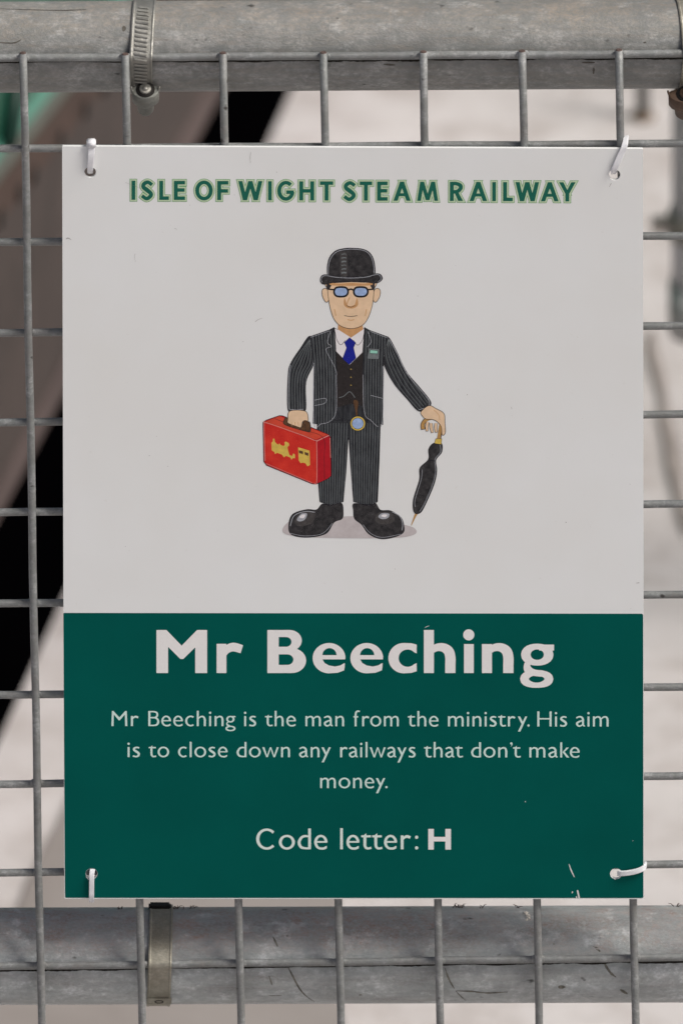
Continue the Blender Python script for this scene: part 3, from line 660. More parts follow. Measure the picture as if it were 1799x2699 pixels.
A.line(L_, [(1172, 915, 8), (1155, 950, 5), (1132, 1006, 1.8)], TAN)
A.shape(L_, [(1285, 440), (1340, 440), (1342, 500), (1302, 555), (1308, 630), (1290, 720), (1235, 850), (1195, 918), (1152, 915), (1146, 830), (1188, 690), (1192, 610), (1250, 550), (1252, 480)], BLK)
A.line(L_, [(1330, 450), (1333, 500), (1295, 552), (1300, 630), (1280, 720), (1225, 850), (1190, 910)], EDGE, 1.2)
A.line(L_, [(1160, 880), (1158, 830), (1200, 690), (1208, 620)], EDGE, 1.0); A.line(L_, [(1250, 555), (1300, 562)], INK, 2)
A.shape(L_, [(1300, 408), (1342, 408), (1338, 448), (1292, 440)], GOLD, smooth=False, line=1)
A.label = 'furled black umbrella with cane crook'
A = Art(fig, 'hand', 66, None)
A.shape(B_, [(1345, 705), (1410, 655), (1470, 680), (1535, 722), (1543, 800), (1546, 880), (1520, 898), (1512, 830), (1480, 790), (1440, 770), (1385, 765), (1355, 740)], SKIN)
for (x0_, y0_, x1_, y1_) in ((1400, 790, 1395, 868), (1428, 800, 1440, 880), (1470, 800, 1472, 878)):
    A.line(B_, [(x0_, y0_, 8.5), ((x0_ + x1_) / 2 - 4, (y0_ + y1_) / 2, 9), (x1_, y1_, 7)], INK); A.line(B_, [(x0_, y0_, 6), ((x0_ + x1_) / 2 - 4, (y0_ + y1_) / 2, 6.6), (x1_, y1_ - 3, 5)], SKIN)
A.line(B_, [(1450, 690), (1490, 730), (1500, 775)], SKIN2, 1.4)
A.label = 'right hand closed on the umbrella crook'
for A in ARTS:
    me = bpy.data.meshes.new(A.name); V = []; F = []; mi = []; ms = []
    for (x, y, D, m) in A.build():
        v, f = sheet(x, y, D, -2 * LAY)
        if not f: continue
        if m not in ms: ms.append(m)
        n_ = len(V); V += v.tolist(); F += [tuple(i + n_ for i in q) for q in f]; mi += [ms.index(m)] * len(f)
    me.from_pydata(V, [], F)
    for m in ms: me.materials.append(m)
    me.polygons.foreach_set('material_index', mi); o = bpy.data.objects.new(A.name, me); C.objects.link(o); o.parent = fig; o['label'] = A.label

# ---- wear on the board: specks, hairs and white scratches
g = Grid(160, 390, 1700, 1612, .5) if False else None
def marks(name, lines, m, first, label):
    Ls = []
    for ln in lines:
        bb = (min(p[0] for p in ln) - 5, min(p[1] for p in ln) - 5, max(p[0] for p in ln) + 5, max(p[1] for p in ln) + 5)
        x = np.arange(bb[0], bb[2], .3); y = np.arange(bb[1], bb[3], .3); X, Y = np.meshgrid(x, y)
        Ls.append((x, y, d_brush(X, Y, ln), m))
    me = bpy.data.meshes.new(name); V = []; F = []; n = 0
    for (x, y, D, m_) in Ls:
        v, f = sheet(x, y, D, -first * LAY); V += v.tolist(); F += [tuple(i + n for i in q) for q in f]; n += len(v)
    me.from_pydata(V, [], F); o = link(name, me, board, [m]); o['kind'] = 'stuff'; o['label'] = label
SCR = plain('scratch_white', (.72, .74, .72), .6, .1, 900)
SPK = plain('speck_grey', (.12, .115, .11), .6, .3, 900)
FNT = plain('faint_hair', (.42, .41, .40), .6, .3, 900)
marks('white_scratches', [[(1498.5, 2278, 1.5), (1505, 2296, 3.2), (1512.5, 2312, 2)], [(1521, 2347, 4), (1525.5, 2368, 4.5)], [(1508, 2350, 2.5), (1507, 2355, 2.5)], [(1518, 2363, 3), (1519, 2368, 3)],
      [(1119, 1655, .8), (1126, 1651, 1.4), (1131, 1650, .8)], [(1383, 2112, 2), (1384, 2115, 2)], [(1666, 2217, 1.2), (1668, 2216, 1.2)], [(227, 2311, 2), (232, 2317, 2.5), (236, 2320, 1.2)], [(1618, 2316, 2), (1621, 2319, 2.4)]], SCR, 3, 'small white scratches in the green print')
sp = []
for (u, v) in ((412, 1150), (393, 1201), (442, 1229), (1533, 1103), (1555, 1388), (1661, 1604), (1659, 1276), (1613, 1199), (461, 602), (617, 513), (1490, 1377), (728, 453), (1348, 1096), (500, 540), (1263, 568), (640, 900), (1100, 780), (1200, 700), (1040, 1500), (900, 1560), (330, 1440), (1230, 1040)):
    s_ = random.uniform(1.0, 2.4); sp.append([(u, v, s_), (u + s_ * .6, v + s_ * random.uniform(-.4, .5), s_ * .8)])
marks('specks', sp, SPK, 3, 'tiny dark specks on the white print')
marks('hairs', [[(463, 602, .7), (468, 606, .5)], [(356, 668, .7), (355, 678, .7), (357, 690, .5)], [(661, 400, .7), (659, 415, .8), (660, 430, .6)], [(174, 629, 1.6), (180, 627, 2), (188, 632, .8)], [(672, 848, 1.2), (680, 842, 1), (692, 838, .6)],
                [(1676, 1537, 1.4), (1684, 1536, 1.6)], [(1605, 492, .8), (1610, 482, 1.4)], [(1347, 1072, 1), (1348, 1078, 1)],
                [(330, 480, .5), (380, 500, .4)]], FNT, 3, 'faint hairs and scuffs on the white print')

# ------------------------------------------------------------ WIRE MESH PANEL
mesh = thing('mesh_panel', 'galvanised square wire mesh panel behind the notice board, clamped to two steel rails', 'wire mesh')
YV, YH, RW = .0042, .0076, .00202
vert = [((-208, 152), (-160, 2699)), ((61.5, 143), (109.5, 2699)), ((331, 146), (374, 2699)), ((588, 143), (635, 2699)), ((852.7, 142), (897.5, 2699)), ((1115, 140), (1159.5, 2699)), ((1375.5, 138), (1420, 2699)), ((1631, 135), (1674, 2699)), ((1893, 135), (1940, 2699)), ((2155, 135), (2200, 2699))]
hor = [(152, 141), (391, 378), (637, 621), (876.4, 858), (1113, 1092), (1350.4, 1329), (1590.7, 1568), (1831.5, 1811), (2067, 2045.6), (2301, 2279), (2548, 2525), (2787, 2764), (3025, 3002)]
def hy(i, u): a_, b_ = hor[i]; return a_ + (b_ - a_) * (u - 20) / 1730.0
for (a_, b_) in vert:
    # keep going to below the frame, with the slight waviness of drawn wire
    pts = []
    for k in range(0, 16):
        t = k / 13.2; u = a_[0] + (b_[0] - a_[0]) * t + math.sin(k * 1.7 + a_[0]) * 1.1; v = a_[1] + (b_[1] - a_[1]) * t
        pts.append(P(u, v - (4 if k == 0 else 0), YV))
    bm = bmesh.new(); tube(bm, pts, RW, 16); o = obj('wire', bm, M_WIRE, mesh, True)
    # sheared, rusty end face
    bm = bmesh.new(); d = (pts[0] - pts[1]).normalized(); tube(bm, [pts[0] - d * .0003, pts[0] + d * .0004], [RW * .99, RW * .72], 16)
    obj('cut_end', bm, M_RUST, o)
for i in range(len(hor)):
    pts = []
    for k in range(0, 14):
        u = -330 + k * 190; pts.append(P(u, hy(i, u) + math.sin(k * 2.1 + i * 1.3) * .9, YH))
    bm = bmesh.new(); tube(bm, pts, RW * (1.0 if i else 1.02), 16); obj('wire', bm, M_WIRE, mesh, True)
bm = bmesh.new()
for (a_, b_) in vert[:]:
    for i in range(len(hor)):
        v0 = (hor[i][0] + hor[i][1]) / 2; t = (v0 - a_[1]) / (b_[1] - a_[1]); u = a_[0] + (b_[0] - a_[0]) * t
        c0 = P(u, hy(i, u), (YV + YH) / 2)
        for sx in (-1, 1):
            r_ = bmesh.ops.create_icosphere(bm, subdivisions=2, radius=.00125)
            bmesh.ops.transform(bm, verts=r_['verts'], matrix=Matrix.Translation(c0 + Vector((sx * (.0019 + random.uniform(-.0002, .0003)), .0002, random.uniform(-.0004, .0004)))) @ Matrix.Diagonal((1.25, 1, random.uniform(1.3, 1.8), 1)))
o = obj('weld_beads', bm, M_WIRE, mesh, True); o['kind'] = 'stuff'; o['label'] = 'small weld beads at the wire crossings'

# ------------------------------------------------------------ RAILS
def rail(name, c0, c1, r, yc, m, label):
    a_ = P(c0[0], c0[1], yc); b_ = P(c1[0], c1[1], yc); d = (b_ - a_).normalized(); L = 1.1
    mid = (a_ + b_) / 2
    bm = bmesh.new(); n = 60; pts = [mid + d * (L * (2 * k / n - 1)) for k in range(n + 1)]
    tube(bm, pts, r, 96, caps=False)
    for v in bm.verts:   # hand-worn, not machine-true
        v.co.z += math.sin(v.co.x * 9) * .00015
    # hollow end with wall thickness
    tube(bm, [pts[0], pts[-1]], r - .0032, 96, caps=False)
    o = obj(name, bm, m, None, True); o['label'] = label; o['category'] = 'steel tube'; o['group'] = 'horizontal rails carrying the wire mesh'
    return mid, d
RT, YT = .0233, .0330
RB, YB = .0252, .0350
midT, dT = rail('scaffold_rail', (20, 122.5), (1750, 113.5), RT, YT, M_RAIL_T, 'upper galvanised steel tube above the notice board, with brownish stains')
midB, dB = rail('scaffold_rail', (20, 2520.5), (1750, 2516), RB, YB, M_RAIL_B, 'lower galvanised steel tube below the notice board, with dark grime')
def rail_pt(mid, d, r, x, ang):
    """point on the tube surface: ang 0 faces the board side (-y), 90 is top"""
    p = mid + d * ((x - mid.x) / d.x)
    return p + Vector((0, -math.cos(R(ang)) * r, math.sin(R(ang)) * r))
def uv_on_rail(mid, d, r, u, v):
    best = None
    for k in range(-60, 100):
        x = (u - UC) * PX; q = rail_pt(mid, d, r, x, k)
        rel = q - Vector(CAM); depth = rel.y * ce - rel.z * se; up = rel.y * se + rel.z * ce
        vv = VC - up / depth * DIST / PX
        if best is None or abs(vv - v) < best[0]: best = (abs(vv - v), k)
    return (u - UC) * PX, best[1]
def scratch(mid, d, r, pts, wd, m, label=None, parent=None, name='scratch'):
    q = [uv_on_rail(mid, d, r, *p) for p in pts]; q = crom([(a_, b_) for a_, b_ in q], 5); bm = bmesh.new(); prev = None
    for i, (x, an) in enumerate(q):
        t = i / (len(q) - 1); ww = wd * (.35 + .65 * math.sin(math.pi * min(max(t, .06), .94))) * random.uniform(.6, 1.2)
        c0 = rail_pt(mid, d, r + .00006, x, an); nx = q[min(i + 1, len(q) - 1)]; pv = q[max(i - 1, 0)]
        dirv = (rail_pt(mid, d, r, *nx) - rail_pt(mid, d, r, *pv)).normalized(); nrm = Vector((0, -math.cos(R(an)), math.sin(R(an))))
        s = dirv.cross(nrm).normalized() * ww / 2
        cur = (bm.verts.new(c0 + s), bm.verts.new(c0 - s))
        if prev: bm.faces.new((prev[0], prev[1], cur[1], cur[0]))
        prev = cur
    o = obj(name, bm, m, parent)
    return o
rails = [o for o in C.objects if o.name.startswith('scaffold_rail')]
GRM_SHADE = plain('grime_and_contact_shade', (.035, .033, .027), .9, .6, 900, .1)
for i_, (mid_, d_, r_, ro) in ((0, (midT, dT, RT, rails[0])), (10, (midB, dB, RB, rails[1]))):  # dark lines under the wires: grime plus contact shade put into the colour
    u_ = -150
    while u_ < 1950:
        L_g = random.uniform(90, 260); scratch(mid_, d_, r_, [(u_ + L_g * k / 4, hy(i_, u_ + L_g * k / 4) + 11 + random.uniform(-1, 1.5)) for k in range(5)], random.uniform(.0009, .0018), GRM_SHADE, parent=ro, name='grime'); u_ += L_g * random.uniform(.75, 1.0)
c5 = lambda x, y: (550 + x / 2.412, 2200 + y / 2.412)
c6 = lambda x, y: (1199 + x / 2.613, 2200 + y / 2.613)
c3 = lambda x, y: (1200 + x / 2.613, y / 2.613)
GR = plain('grime_line', (.13, .12, .10), .8, .6, 700); GR2 = plain('faded_grime_line', (.22, .21, .175), .8, .7, 500)
for pts, wd in (([c5(500, 840), c5(530, 900), c5(590, 1000), c5(670, 1062)], .0012), ([c5(1505, 850), c5(1530, 920), c5(1565, 980)], .0012), ([c6(10, 1080), c6(120, 1082), c6(230, 1092), c6(370, 1084)], .0016),
                ([c6(1040, 890), c6(1080, 950), c6(1120, 985)], .0020), ([c6(945, 740), c6(975, 775), c6(1010, 810)], .0020), ([c6(1150, 1068), c6(1200, 1100)], .0022), ([c6(10, 1080), c6(50, 1120), c6(80, 1145)], .0008),
                ([c5(370, 1024), c5(460, 1024)], .0008), ([c5(405, 650), c5(435, 715)], .0014), ([c6(680, 745), c6(700, 752)], .0022), ([c6(720, 1050), c6(770, 1052)], .0030), ([c5(955, 1022), c5(975, 1022)], .0014), ([c5(380, 900), c5(400, 960)], .001)):
    scratch(midB, dB, RB, pts, wd * .8, GR2, parent=rails[1])
for pts, wd in (([c3(1000, 130), c3(1150, 145), c3(1300, 160), c3(1470, 195)], .0022), ([c3(860, 427), c3(950, 427)], .0010), ([c3(942, 460), c3(940, 508)], .0012), ([c3(0, 95), c3(200, 85), c3(400, 90), c3(700, 98)], .0008), ([(0, 111), (40, 113), (60, 104)], .0008),
                ([c3(60, 40), c3(75, 42)], .002), ([c3(290, 70), c3(330, 66)], .0016), ([(325, 75), (335, 75)], .003), ([(1010, 168), (1040, 170)], .001), ([(5, 22), (150, 26), (230, 24)], .0008), ([c3(1280, 290), c3(1300, 286)], .001)):
    scratch(midT, dT, RT, pts, wd, GR, parent=rails[0])
# white crumb and dry debris on the lower rail
bm = bmesh.new()
for (u, v, s_) in ((1389, 2408, 7), (1394, 2416, 6), (1391, 2425, 4), (1397, 2421, 4)):
    x, an = uv_on_rail(midB, dB, RB, u, v); c0 = rail_pt(midB, dB, RB, x, an)
    r_ = bmesh.ops.create_icosphere(bm, subdivisions=2, radius=s_ * PX)
    for v_ in r_['verts']: v_.co *= random.uniform(.75, 1.2)
    bmesh.ops.translate(bm, verts=r_['verts'], vec=c0)
o = obj('white_crumb', bm, plain('crumb', (.75, .70, .62), .9, .2, 900)); o['label'] = 'small white crumb stuck on the lower tube beside a wire'; o['category'] = 'crumb'
bm = bmesh.new()
for (u0, v0) in ((462, 2378), (472, 2381), (500, 2385), (1205, 2387), (1215, 2385), (1222, 2387), (312, 2386), (1366, 2384), (1270, 2386), (1790, 2388)):
    base = rail_pt(midB, dB, RB, (u0 - UC) * PX, 100)
    for k in range(4):
        p = base + Vector((random.uniform(-.002, .002), random.uniform(-.002, .001), 0)); q = p + Vector((random.uniform(-.003, .003), 0, random.uniform(.0004, .0022)))
        tube(bm, [p, (p + q) / 2 + Vector((0, 0, .0006)), q], [.00022, .0002, .0001], 6)
o = obj('dry_debris', bm, M_RUST); o['kind'] = 'stuff'; o['label'] = 'dry brown plant bits lying on top of the lower tube'; o['category'] = 'debris'

# ------------------------------------------------------------ HOSE CLAMPS
def hull(pts):
    pts = sorted(pts)
    def half(ps):
        h = []
        for p in ps:
            while len(h) > 1 and (h[-1][0] - h[-2][0]) * (p[1] - h[-2][1]) - (h[-1][1] - h[-2][1]) * (p[0] - h[-2][0]) <= 0: h.pop()
            h.append(p)
        return h[:-1]
    return half(pts) + half(pts[::-1])
def band_path(mid, d, r, u, wire_i, off=.0004):
    x = (u - UC) * PX; cpt = mid + d * ((x - mid.x) / d.x); wpt = P(u, hy(wire_i, u), YH)
    pts = [(cpt.y + math.cos(t) * (r + off), cpt.z + math.sin(t) * (r + off)) for t in [2 * math.pi * k / 120 for k in range(120)]]
    pts += [(wpt.y + math.cos(t) * (RW + off), wpt.z + math.sin(t) * (RW + off)) for t in [2 * math.pi * k / 40 for k in range(40)]]
    hl = hull(pts)
    # resample evenly
    n = len(hl); out = []
    for i in range(n):
        a_, b_ = hl[i], hl[(i + 1) % n]; L = math.hypot(b_[0] - a_[0], b_[1] - a_[1]); m = max(1, int(L / .0012))
        for k in range(m): out.append((a_[0] + (b_[0] - a_[0]) * k / m, a_[1] + (b_[1] - a_[1]) * k / m))
    return x, out, cpt
def band(bm, x, path, wd, leany=0.0, lean=0.0, prof=None):
    n = len(path); rings = []
    prof = prof or [(-.5, 0), (-.5, .9), (-.44, 1.15), (-.38, .75), (.38, .75), (.44, 1.15), (.5, .9), (.5, 0)]
    zc = sum(p[1] for p in path) / n; yc = sum(p[0] for p in path) / n
    for i in range(n):
        a_, b_ = path[i - 1], path[(i + 1) % n]; ty, tz = b_[0] - a_[0], b_[1] - a_[1]; L = math.hypot(ty, tz); ny, nz = tz / L, -ty / L
        xs = x + (path[i][1] - zc) * lean + (path[i][0] - yc) * leany
        rings.append([bm.verts.new((xs + q[0] * wd, path[i][0] + ny * q[1] * .0008, path[i][1] + nz * q[1] * .0008)) for q in prof])
    for i in range(n):
        q, s = rings[i], rings[(i + 1) % n]
        for k in range(len(prof)): bm.faces.new((q[k], q[(k + 1) % len(prof)], s[(k + 1) % len(prof)], s[k]))
    bmesh.ops.recalc_face_normals(bm, faces=bm.faces)
def clamp(label, mid, d, r, wire_i, u, wd, mb, mh, screw, lean=0, slots=True, mscrew=None, leany=0):
    t = thing('hose_clamp', label, 'hose clamp', 'hose clamps fixing the mesh to the rails')
    x, path, cpt = band_path(mid, d, r, u, wire_i)
    bm = bmesh.new(); band(bm, x, path, wd, lean=lean, leany=leany); b = obj('band', bm, mb, t)
    if slots:
        # embossed worm threads: slanted raised ridges down the middle of the band, on the side towards the board
        front = [p for p in path if p[0] < cpt.y]
        front.sort(key=lambda p: -p[1]); acc = 0; k = 0; zc = sum(p[1] for p in path) / len(path)
        L = 0; last = front[0]; step = .00205
        for p in front[1:]:
            L += math.hypot(p[0] - last[0], p[1] - last[1])
            if L >= step:
                L = 0; k += 1
                if 2 <= k <= 26 and p[0] < cpt.y - .004:
                    ty, tz = p[0] - last[0], p[1] - last[1]; l_ = math.hypot(ty, tz); T_ = Vector((0, ty / l_, tz / l_)); Nn = Vector((0, -abs(T_.z), 0)) + Vector((0, 0, T_.y * (1 if T_.z < 0 else -1)))
                    Nn = T_.cross(Vector((1, 0, 0))).normalized()
                    if Nn.y > 0: Nn = -Nn
                    X_d = (Vector((1, 0, 0)) + T_ * .16).normalized(); Y_d = Nn.cross(X_d)
                    M = Matrix((X_d, Nn, Y_d)).transposed()
                    fade = min(1, (k - 1) / 5)
                    rb = bmesh.new()
                    c0 = Vector((x + (p[1] - zc) * lean + (p[0] - YT) * leany - .0002, p[0], p[1])) + Nn * .00072
                    pr = [(-.5, 0), (-.46, .55), (0, 1.0), (.46, .55), (.5, 0)]
                    hw = wd * (.22 + .08 * fade); rr = []
                    for (s_, sgn) in ((-1, 0), (-.86, 1), (.86, 1), (1, 0)):
                        rr.append([rb.verts.new(c0 + X_d * s_ * hw + Y_d * q[0] * .00125 + Nn * q[1] * .00062 * sgn) for q in pr])
                    for q1, q2 in zip(rr, rr[1:]):
                        for j in range(4): rb.faces.new((q1[j], q1[j + 1], q2[j + 1], q2[j]))
                    bmesh.ops.recalc_face_normals(rb, faces=rb.faces)
                    obj('ridge', rb, mb, b)
            last = p
    if screw:
        su, sv, k = screw
        A_ = Vector((0, math.cos(R(56)), -math.sin(R(56))))   # head -> tail
        side = Vector((1, 0, 0)); outw = side.cross(A_).normalized()
        if outw.y > 0: outw = -outw
        y_head = cpt.y - r * 1.05
        Hd = P(su, sv, y_head)
        def sec(s_, hw, top, bot, n=15):   # U-shaped housing section, open towards the tube
            c0 = Hd + A_ * s_
            return [c0 + side * hw * math.cos(R(a_)) + outw * ((top if math.sin(R(a_)) > 0 else bot) * math.sin(R(a_))) for a_ in [360 * q / n for q in range(n)]]
        bm = bmesh.new(); rings = [[bm.verts.new(p) for p in sec(*q)] for q in ((.0012, .0064 * k, .0050, .0030), (.0014, .0072 * k, .0056, .0034), (.0100, .0070 * k, .0054, .0034), (.0112, .0056 * k, .0048, .0034), (.0128, .0046 * k, .0044, .0034), (.0190, .0042 * k, .0040, .0030), (.0215, .0030 * k, .0028, .002), (.0218, .0018 * k, .0016, .001))]
        for q, s in zip(rings, rings[1:]):
            for j in range(15): bm.faces.new((q[j], q[(j + 1) % 15], s[(j + 1) % 15], s[j]))
        bm.faces.new(rings[0]); bm.faces.new(rings[-1][::-1]); bmesh.ops.recalc_face_normals(bm, faces=bm.faces)
        hs = obj('housing', bm, mh, t, True)
        # flared lip round the screw
        bm = bmesh.new(); pts = [Hd + A_ * .0010 + side * .0072 * k * math.cos(R(a_)) - Vector((0, 0, 1)) * 0 + (-outw if False else Vector((0, -.18, -1)).normalized()) * (.0052 * math.sin(R(a_)) - .0016 * abs(math.cos(R(a_))) ** 3 ) for a_ in range(0, 181, 9)]
        tube(bm, pts, .00055, 8); obj('lip', bm, mscrew or mb, hs, True)
        bm = bmesh.new(); tube(bm, [Hd + A_ * .0020, Hd + A_ * .0002, Hd - A_ * .0002], [.0031, .0031, .0027], 24)
        tube(bm, [Hd + A_ * .002, Hd - A_ * .0008], [.0018, .0016], 20)
        obj('screw_head', bm, mscrew or mb, t, True)
        bm = bmesh.new(); tube(bm, [Hd + A_ * .0019, Hd + A_ * .0008], [.0048, .0048], 24); obj('washer', bm, M_DARK, t, True)
    return t
clamp('left clamp of the upper tube, bright ridged steel band with a round screw head below', midT, dT, RT, 0, 380.5, .0116, M_STEEL, M_CAST, (383, 232, 1.0), lean=.02, leany=.05)
clamp('right clamp of the upper tube, with rusty screw housing at the edge of view', midT, dT, RT, 0, 1808, .0125, M_STEEL_DIRTY, M_RUSTY, (1806, 243, 1.25), lean=.02, leany=-.14, slots=False, mscrew=M_RUSTY)
t_low = clamp('clamp of the lower tube, dull smooth steel band under the board', midB, dB, RB, 10, 417, .0121, M_STEEL_DIRTY, M_CAST, None, lean=.03, slots=False)

# folded end of the lower band with its punched dimple, and the dark packing under the board
xf, anf = uv_on_rail(midB, dB, RB, 417, 2634); pf = rail_pt(midB, dB, RB, xf - .0003, anf)
nf = Vector((0, -math.cos(R(anf)), math.sin(R(anf)))); tf = Vector((1, 0, 0)).cross(nf).normalized(); Mf = Matrix((Vector((1, 0, 0)), tf, nf)).transposed()
bm = bmesh.new(); box(bm, pf + nf * .0011, (.0128, .0062, .0012), Mf); bmesh.ops.bevel(bm, geom=bm.edges[:], offset=.0004, segments=2, affect='EDGES'); obj('folded_end', bm, M_STEEL_DIRTY, t_low)
bm = bmesh.new(); tube(bm, [pf + nf * .0016 + Vector((math.cos(R(q)) * .0021, 0, 0)) + tf * math.sin(R(q)) * .0014 for q in range(0, 361, 20)], .00035, 6); obj('dimple', bm, M_DARK, t_low, True)
bm = bmesh.new(); pb = rail_pt(midB, dB, RB, (417 - UC) * PX, 98); box(bm, pb + Vector((0, 0, .0012)), (.0115, .006, .0030)); bmesh.ops.bevel(bm, geom=bm.edges[:], offset=.0008, segments=2, affect='EDGES'); obj('packing', bm, M_DARK, t_low)

# ------------------------------------------------------------ CABLE TIES
def tie(label, path, widths, wdir, head=None, teeth=True):
    t = thing('cable_tie', label, 'cable tie', 'white cable ties holding the board')
    q = crom([(*p, w_) for p, w_ in zip([tuple(a_) for a_ in path], widths)], 7)
    pts = [Vector(a_[:3]) for a_ in q]; ws = [float(a_[3]) for a_ in q]
    wd = wdir if not isinstance(wdir, list) else [Vector(a_) for a_ in crom([tuple(v) for v in wdir], 7)]
    bm = bmesh.new(); ribbon(bm, pts, ws, .0011, wd); obj('strap', bm, M_TIE, t)
    if head:
        c0, s = head; bm = bmesh.new(); vs = box(bm, c0, s)
        bmesh.ops.bevel(bm, geom=[e for e in bm.edges], offset=.0006, segments=3, affect='EDGES')
        obj('head', bm, M_TIE, t, True)
    return t
t1 = P(240.5, 376.5, -.0002)
tie('white cable tie at the upper left hole, its square head above the board edge', [P(241.5, 384, -.0009), P(240, 412, -.0016), P(237.5, 440, -.0008), P(237, 450, .0006), P(238, 452, .004), P(240, 430, .010), P(242, 392, .0125)],
    [.0034, .0034, .0029, .0026, .0026, .003, .003], (1, 0, 0), head=(t1, (.0048, .0046, .0040)))
tie('slanting white cable tie at the upper right hole, looped over the mesh wire', [P(1616, 455, .004), P(1616, 449, -.0004), P(1622, 436, -.0016), P(1636, 405, -.0014), P(1645, 384, -.0010), P(1648, 369, .0018), P(1649, 360, .006), P(1648, 368, .0112), P(1630, 420, .011), P(1617, 452, .0065)],
    [.0024, .0028, .0031, .0032, .0029, .0026, .0026, .0026, .0026, .0026], [(1, 0, .1)] * 4 + [(1, 0, .25)] * 6)
tie('white cable tie at the lower left hole, running straight down over the green edge', [P(242, 2288, .006), P(244, 2291, .0012), P(242, 2303, -.0008), P(241.5, 2320, -.0014), P(241.2, 2345, -.0013), P(241, 2364, -.0010), P(241.3, 2374, .0012), P(242, 2372, .004), P(242, 2330, .0105), P(242, 2292, .010)],
    [.0025] + [.0026] * 9, (1, 0, .0))
tie('white cable tie at the lower right hole, curving sideways round the board edge', [P(1629, 2303, .004), P(1631, 2302.5, -.0004), P(1645, 2302.5, -.0015), P(1668, 2299, -.0016), P(1686, 2293.5, -.0013), P(1696, 2288, -.0002), P(1700, 2281, .004), P(1698, 2276, .0105), P(1680, 2290, .0115), P(1640, 2302, .008)],
    [.0026] * 10, [(0, 0, 1)] * 4 + [(0, .2, 1)] * 2 + [(0, -.2, 1)] * 4)

# ------------------------------------------------------------ GROUND
a = N('pale_concrete')
c = a.mix(a.noise(3.0, det=7, rough=.65, lo=.32, hi=.68), (.43, .408, .40), (.54, .518, .515))
c = a.mix(a.mul(a.noise(26, det=6, rough=.7, lo=.45, hi=.68), .62), c, (.31, .27, .252))
c = a.mix(a.mul(a.noise(9, det=5, rough=.7, lo=.60, hi=.72, loc=(4, 2, 0)), .5), c, (.32, .275, .25))
a.bump(a.noise(150, det=5), .3, .002)
M_CONC = a.out(c, .85, 0, .3)
a = N('worn_concrete')
c = a.mix(a.noise(7, det=7, rough=.65, lo=.35, hi=.7), (.215, .195, .183), (.275, .255, .243)); M_CONC2 = a.out(c, .85, 0, .3)
bm = bmesh.new(); S = 150
bm.faces.new([bm.verts.new(p) for p in ((-S, -S, GROUND), (S, -S, GROUND), (S, S, GROUND), (-S, S, GROUND))])
o = obj('ground', bm, M_CONC); o['kind'] = 'structure'; o['label'] = 'pale weathered concrete ground'
# darker worn strip of concrete crossing the ground
q0, q1 = on_ground(167, 2146), on_ground(68, 2384); dd = (q0 - q1).normalized(); nn = Vector((dd.y, -dd.x, 0))
pts = []
for k in range(25):
    s_ = -1.6 + k * (1.9 / 24); pts.append(q0 + dd * s_ + nn * random.uniform(-.004, .004))
far = [p + nn * (.205 + .02 * math.sin(i * .9) + random.uniform(-.01, .01)) for i, p in enumerate(pts)]
bm = bmesh.new()
va = [bm.verts.new((p.x, p.y, GROUND + .004)) for p in pts]; vb = [bm.verts.new((p.x, p.y, GROUND + .004)) for p in far]
for i in range(24): bm.faces.new((va[i], va[i + 1], vb[i + 1], vb[i]))
o = obj('worn_path_patch', bm, M_CONC2); o['kind'] = 'structure'; o['label'] = 'slightly darker patch of worn concrete'
# a crack running away on the right
bm = bmesh.new(); prev = None
cr = [(1716, 868), (1722, 930), (1738, 985), (1750, 1040), (1754, 1100), (1768, 1150), (1778, 1215), (1786, 1275), (1800, 1340), (1815, 1400)]
for i, (u, v) in enumerate(cr):
    c0 = on_ground(u, v, GROUND + .004); wd = (.002, .003, .003, .002, .003, .004, .005, .003, .003, .002)[i]
    cur = (bm.verts.new(c0 - Vector((wd, 0, 0))), bm.verts.new(c0 + Vector((wd, 0, 0))))
    if prev: bm.faces.new((prev[0], prev[1], cur[1], cur[0]))
    prev = cur
o = obj('ground_crack', bm, plain('crack_dirt', (.31, .275, .255), .9, .3, 40)); o['kind'] = 'structure'; o['label'] = 'dirty crack in the concrete'

# ------------------------------------------------------------ THE RAILWAY WAGON BEHIND, left
g0, g1 = on_ground(668 * D2, 208 * D2), on_ground(0, 1699 * D2)
wdir = (g0 - g1).normalized(); wn = Vector((wdir.y, -wdir.x, 0))       # wn points to the right, out of the side
def on_side(u, v, off=0.0):
    dx, dy, dz = ray(u, v); o_ = Vector(CAM); r_ = Vector((float(dx), float(dy), float(dz)))
    t = ((g1 + wn * off) - o_).dot(wn) / r_.dot(wn); return o_ + r_ * t
def along(p): return (p - g1).dot(wdir)
wag = thing('railway_wagon', 'green railway wagon with a bolted brown side beam, standing out of focus behind the mesh', 'railway wagon')
def strip(name, lo, hi, off, m, parent, thick=.06):
    """a long board of the wagon side between two sight lines lo and hi, extended both ways, with real thickness"""
    def ln(seg):
        a_, b_ = on_side(*[x * D2 for x in seg[0]], off), on_side(*[x * D2 for x in seg[1]], off)
        sa, sb = along(a_), along(b_); k = (b_.z - a_.z) / (sb - sa); return lambda s_: a_.z + k * (s_ - sa)
    fl = ln(lo) if lo else (lambda s_: GROUND); fh = ln(hi) if hi else (lambda s_: 2.1)
    s0, s1 = -1.0, 9.0; bm = bmesh.new(); vs = []
    for s_ in (s0, s1):
        for z in (fl(s_), max(fl(s_) + .01, fh(s_))):
            for o_ in (off, off - thick):
                p = g1 + wdir * s_ + wn * o_; vs.append(bm.verts.new((p.x, p.y, z)))
    for f in ((0, 1, 3, 2), (4, 6, 7, 5), (0, 4, 5, 1), (2, 3, 7, 6), (0, 2, 6, 4), (1, 5, 7, 3)): bm.faces.new([vs[i] for i in f])
    bmesh.ops.recalc_face_normals(bm, faces=bm.faces)
    return obj(name, bm, m, parent)
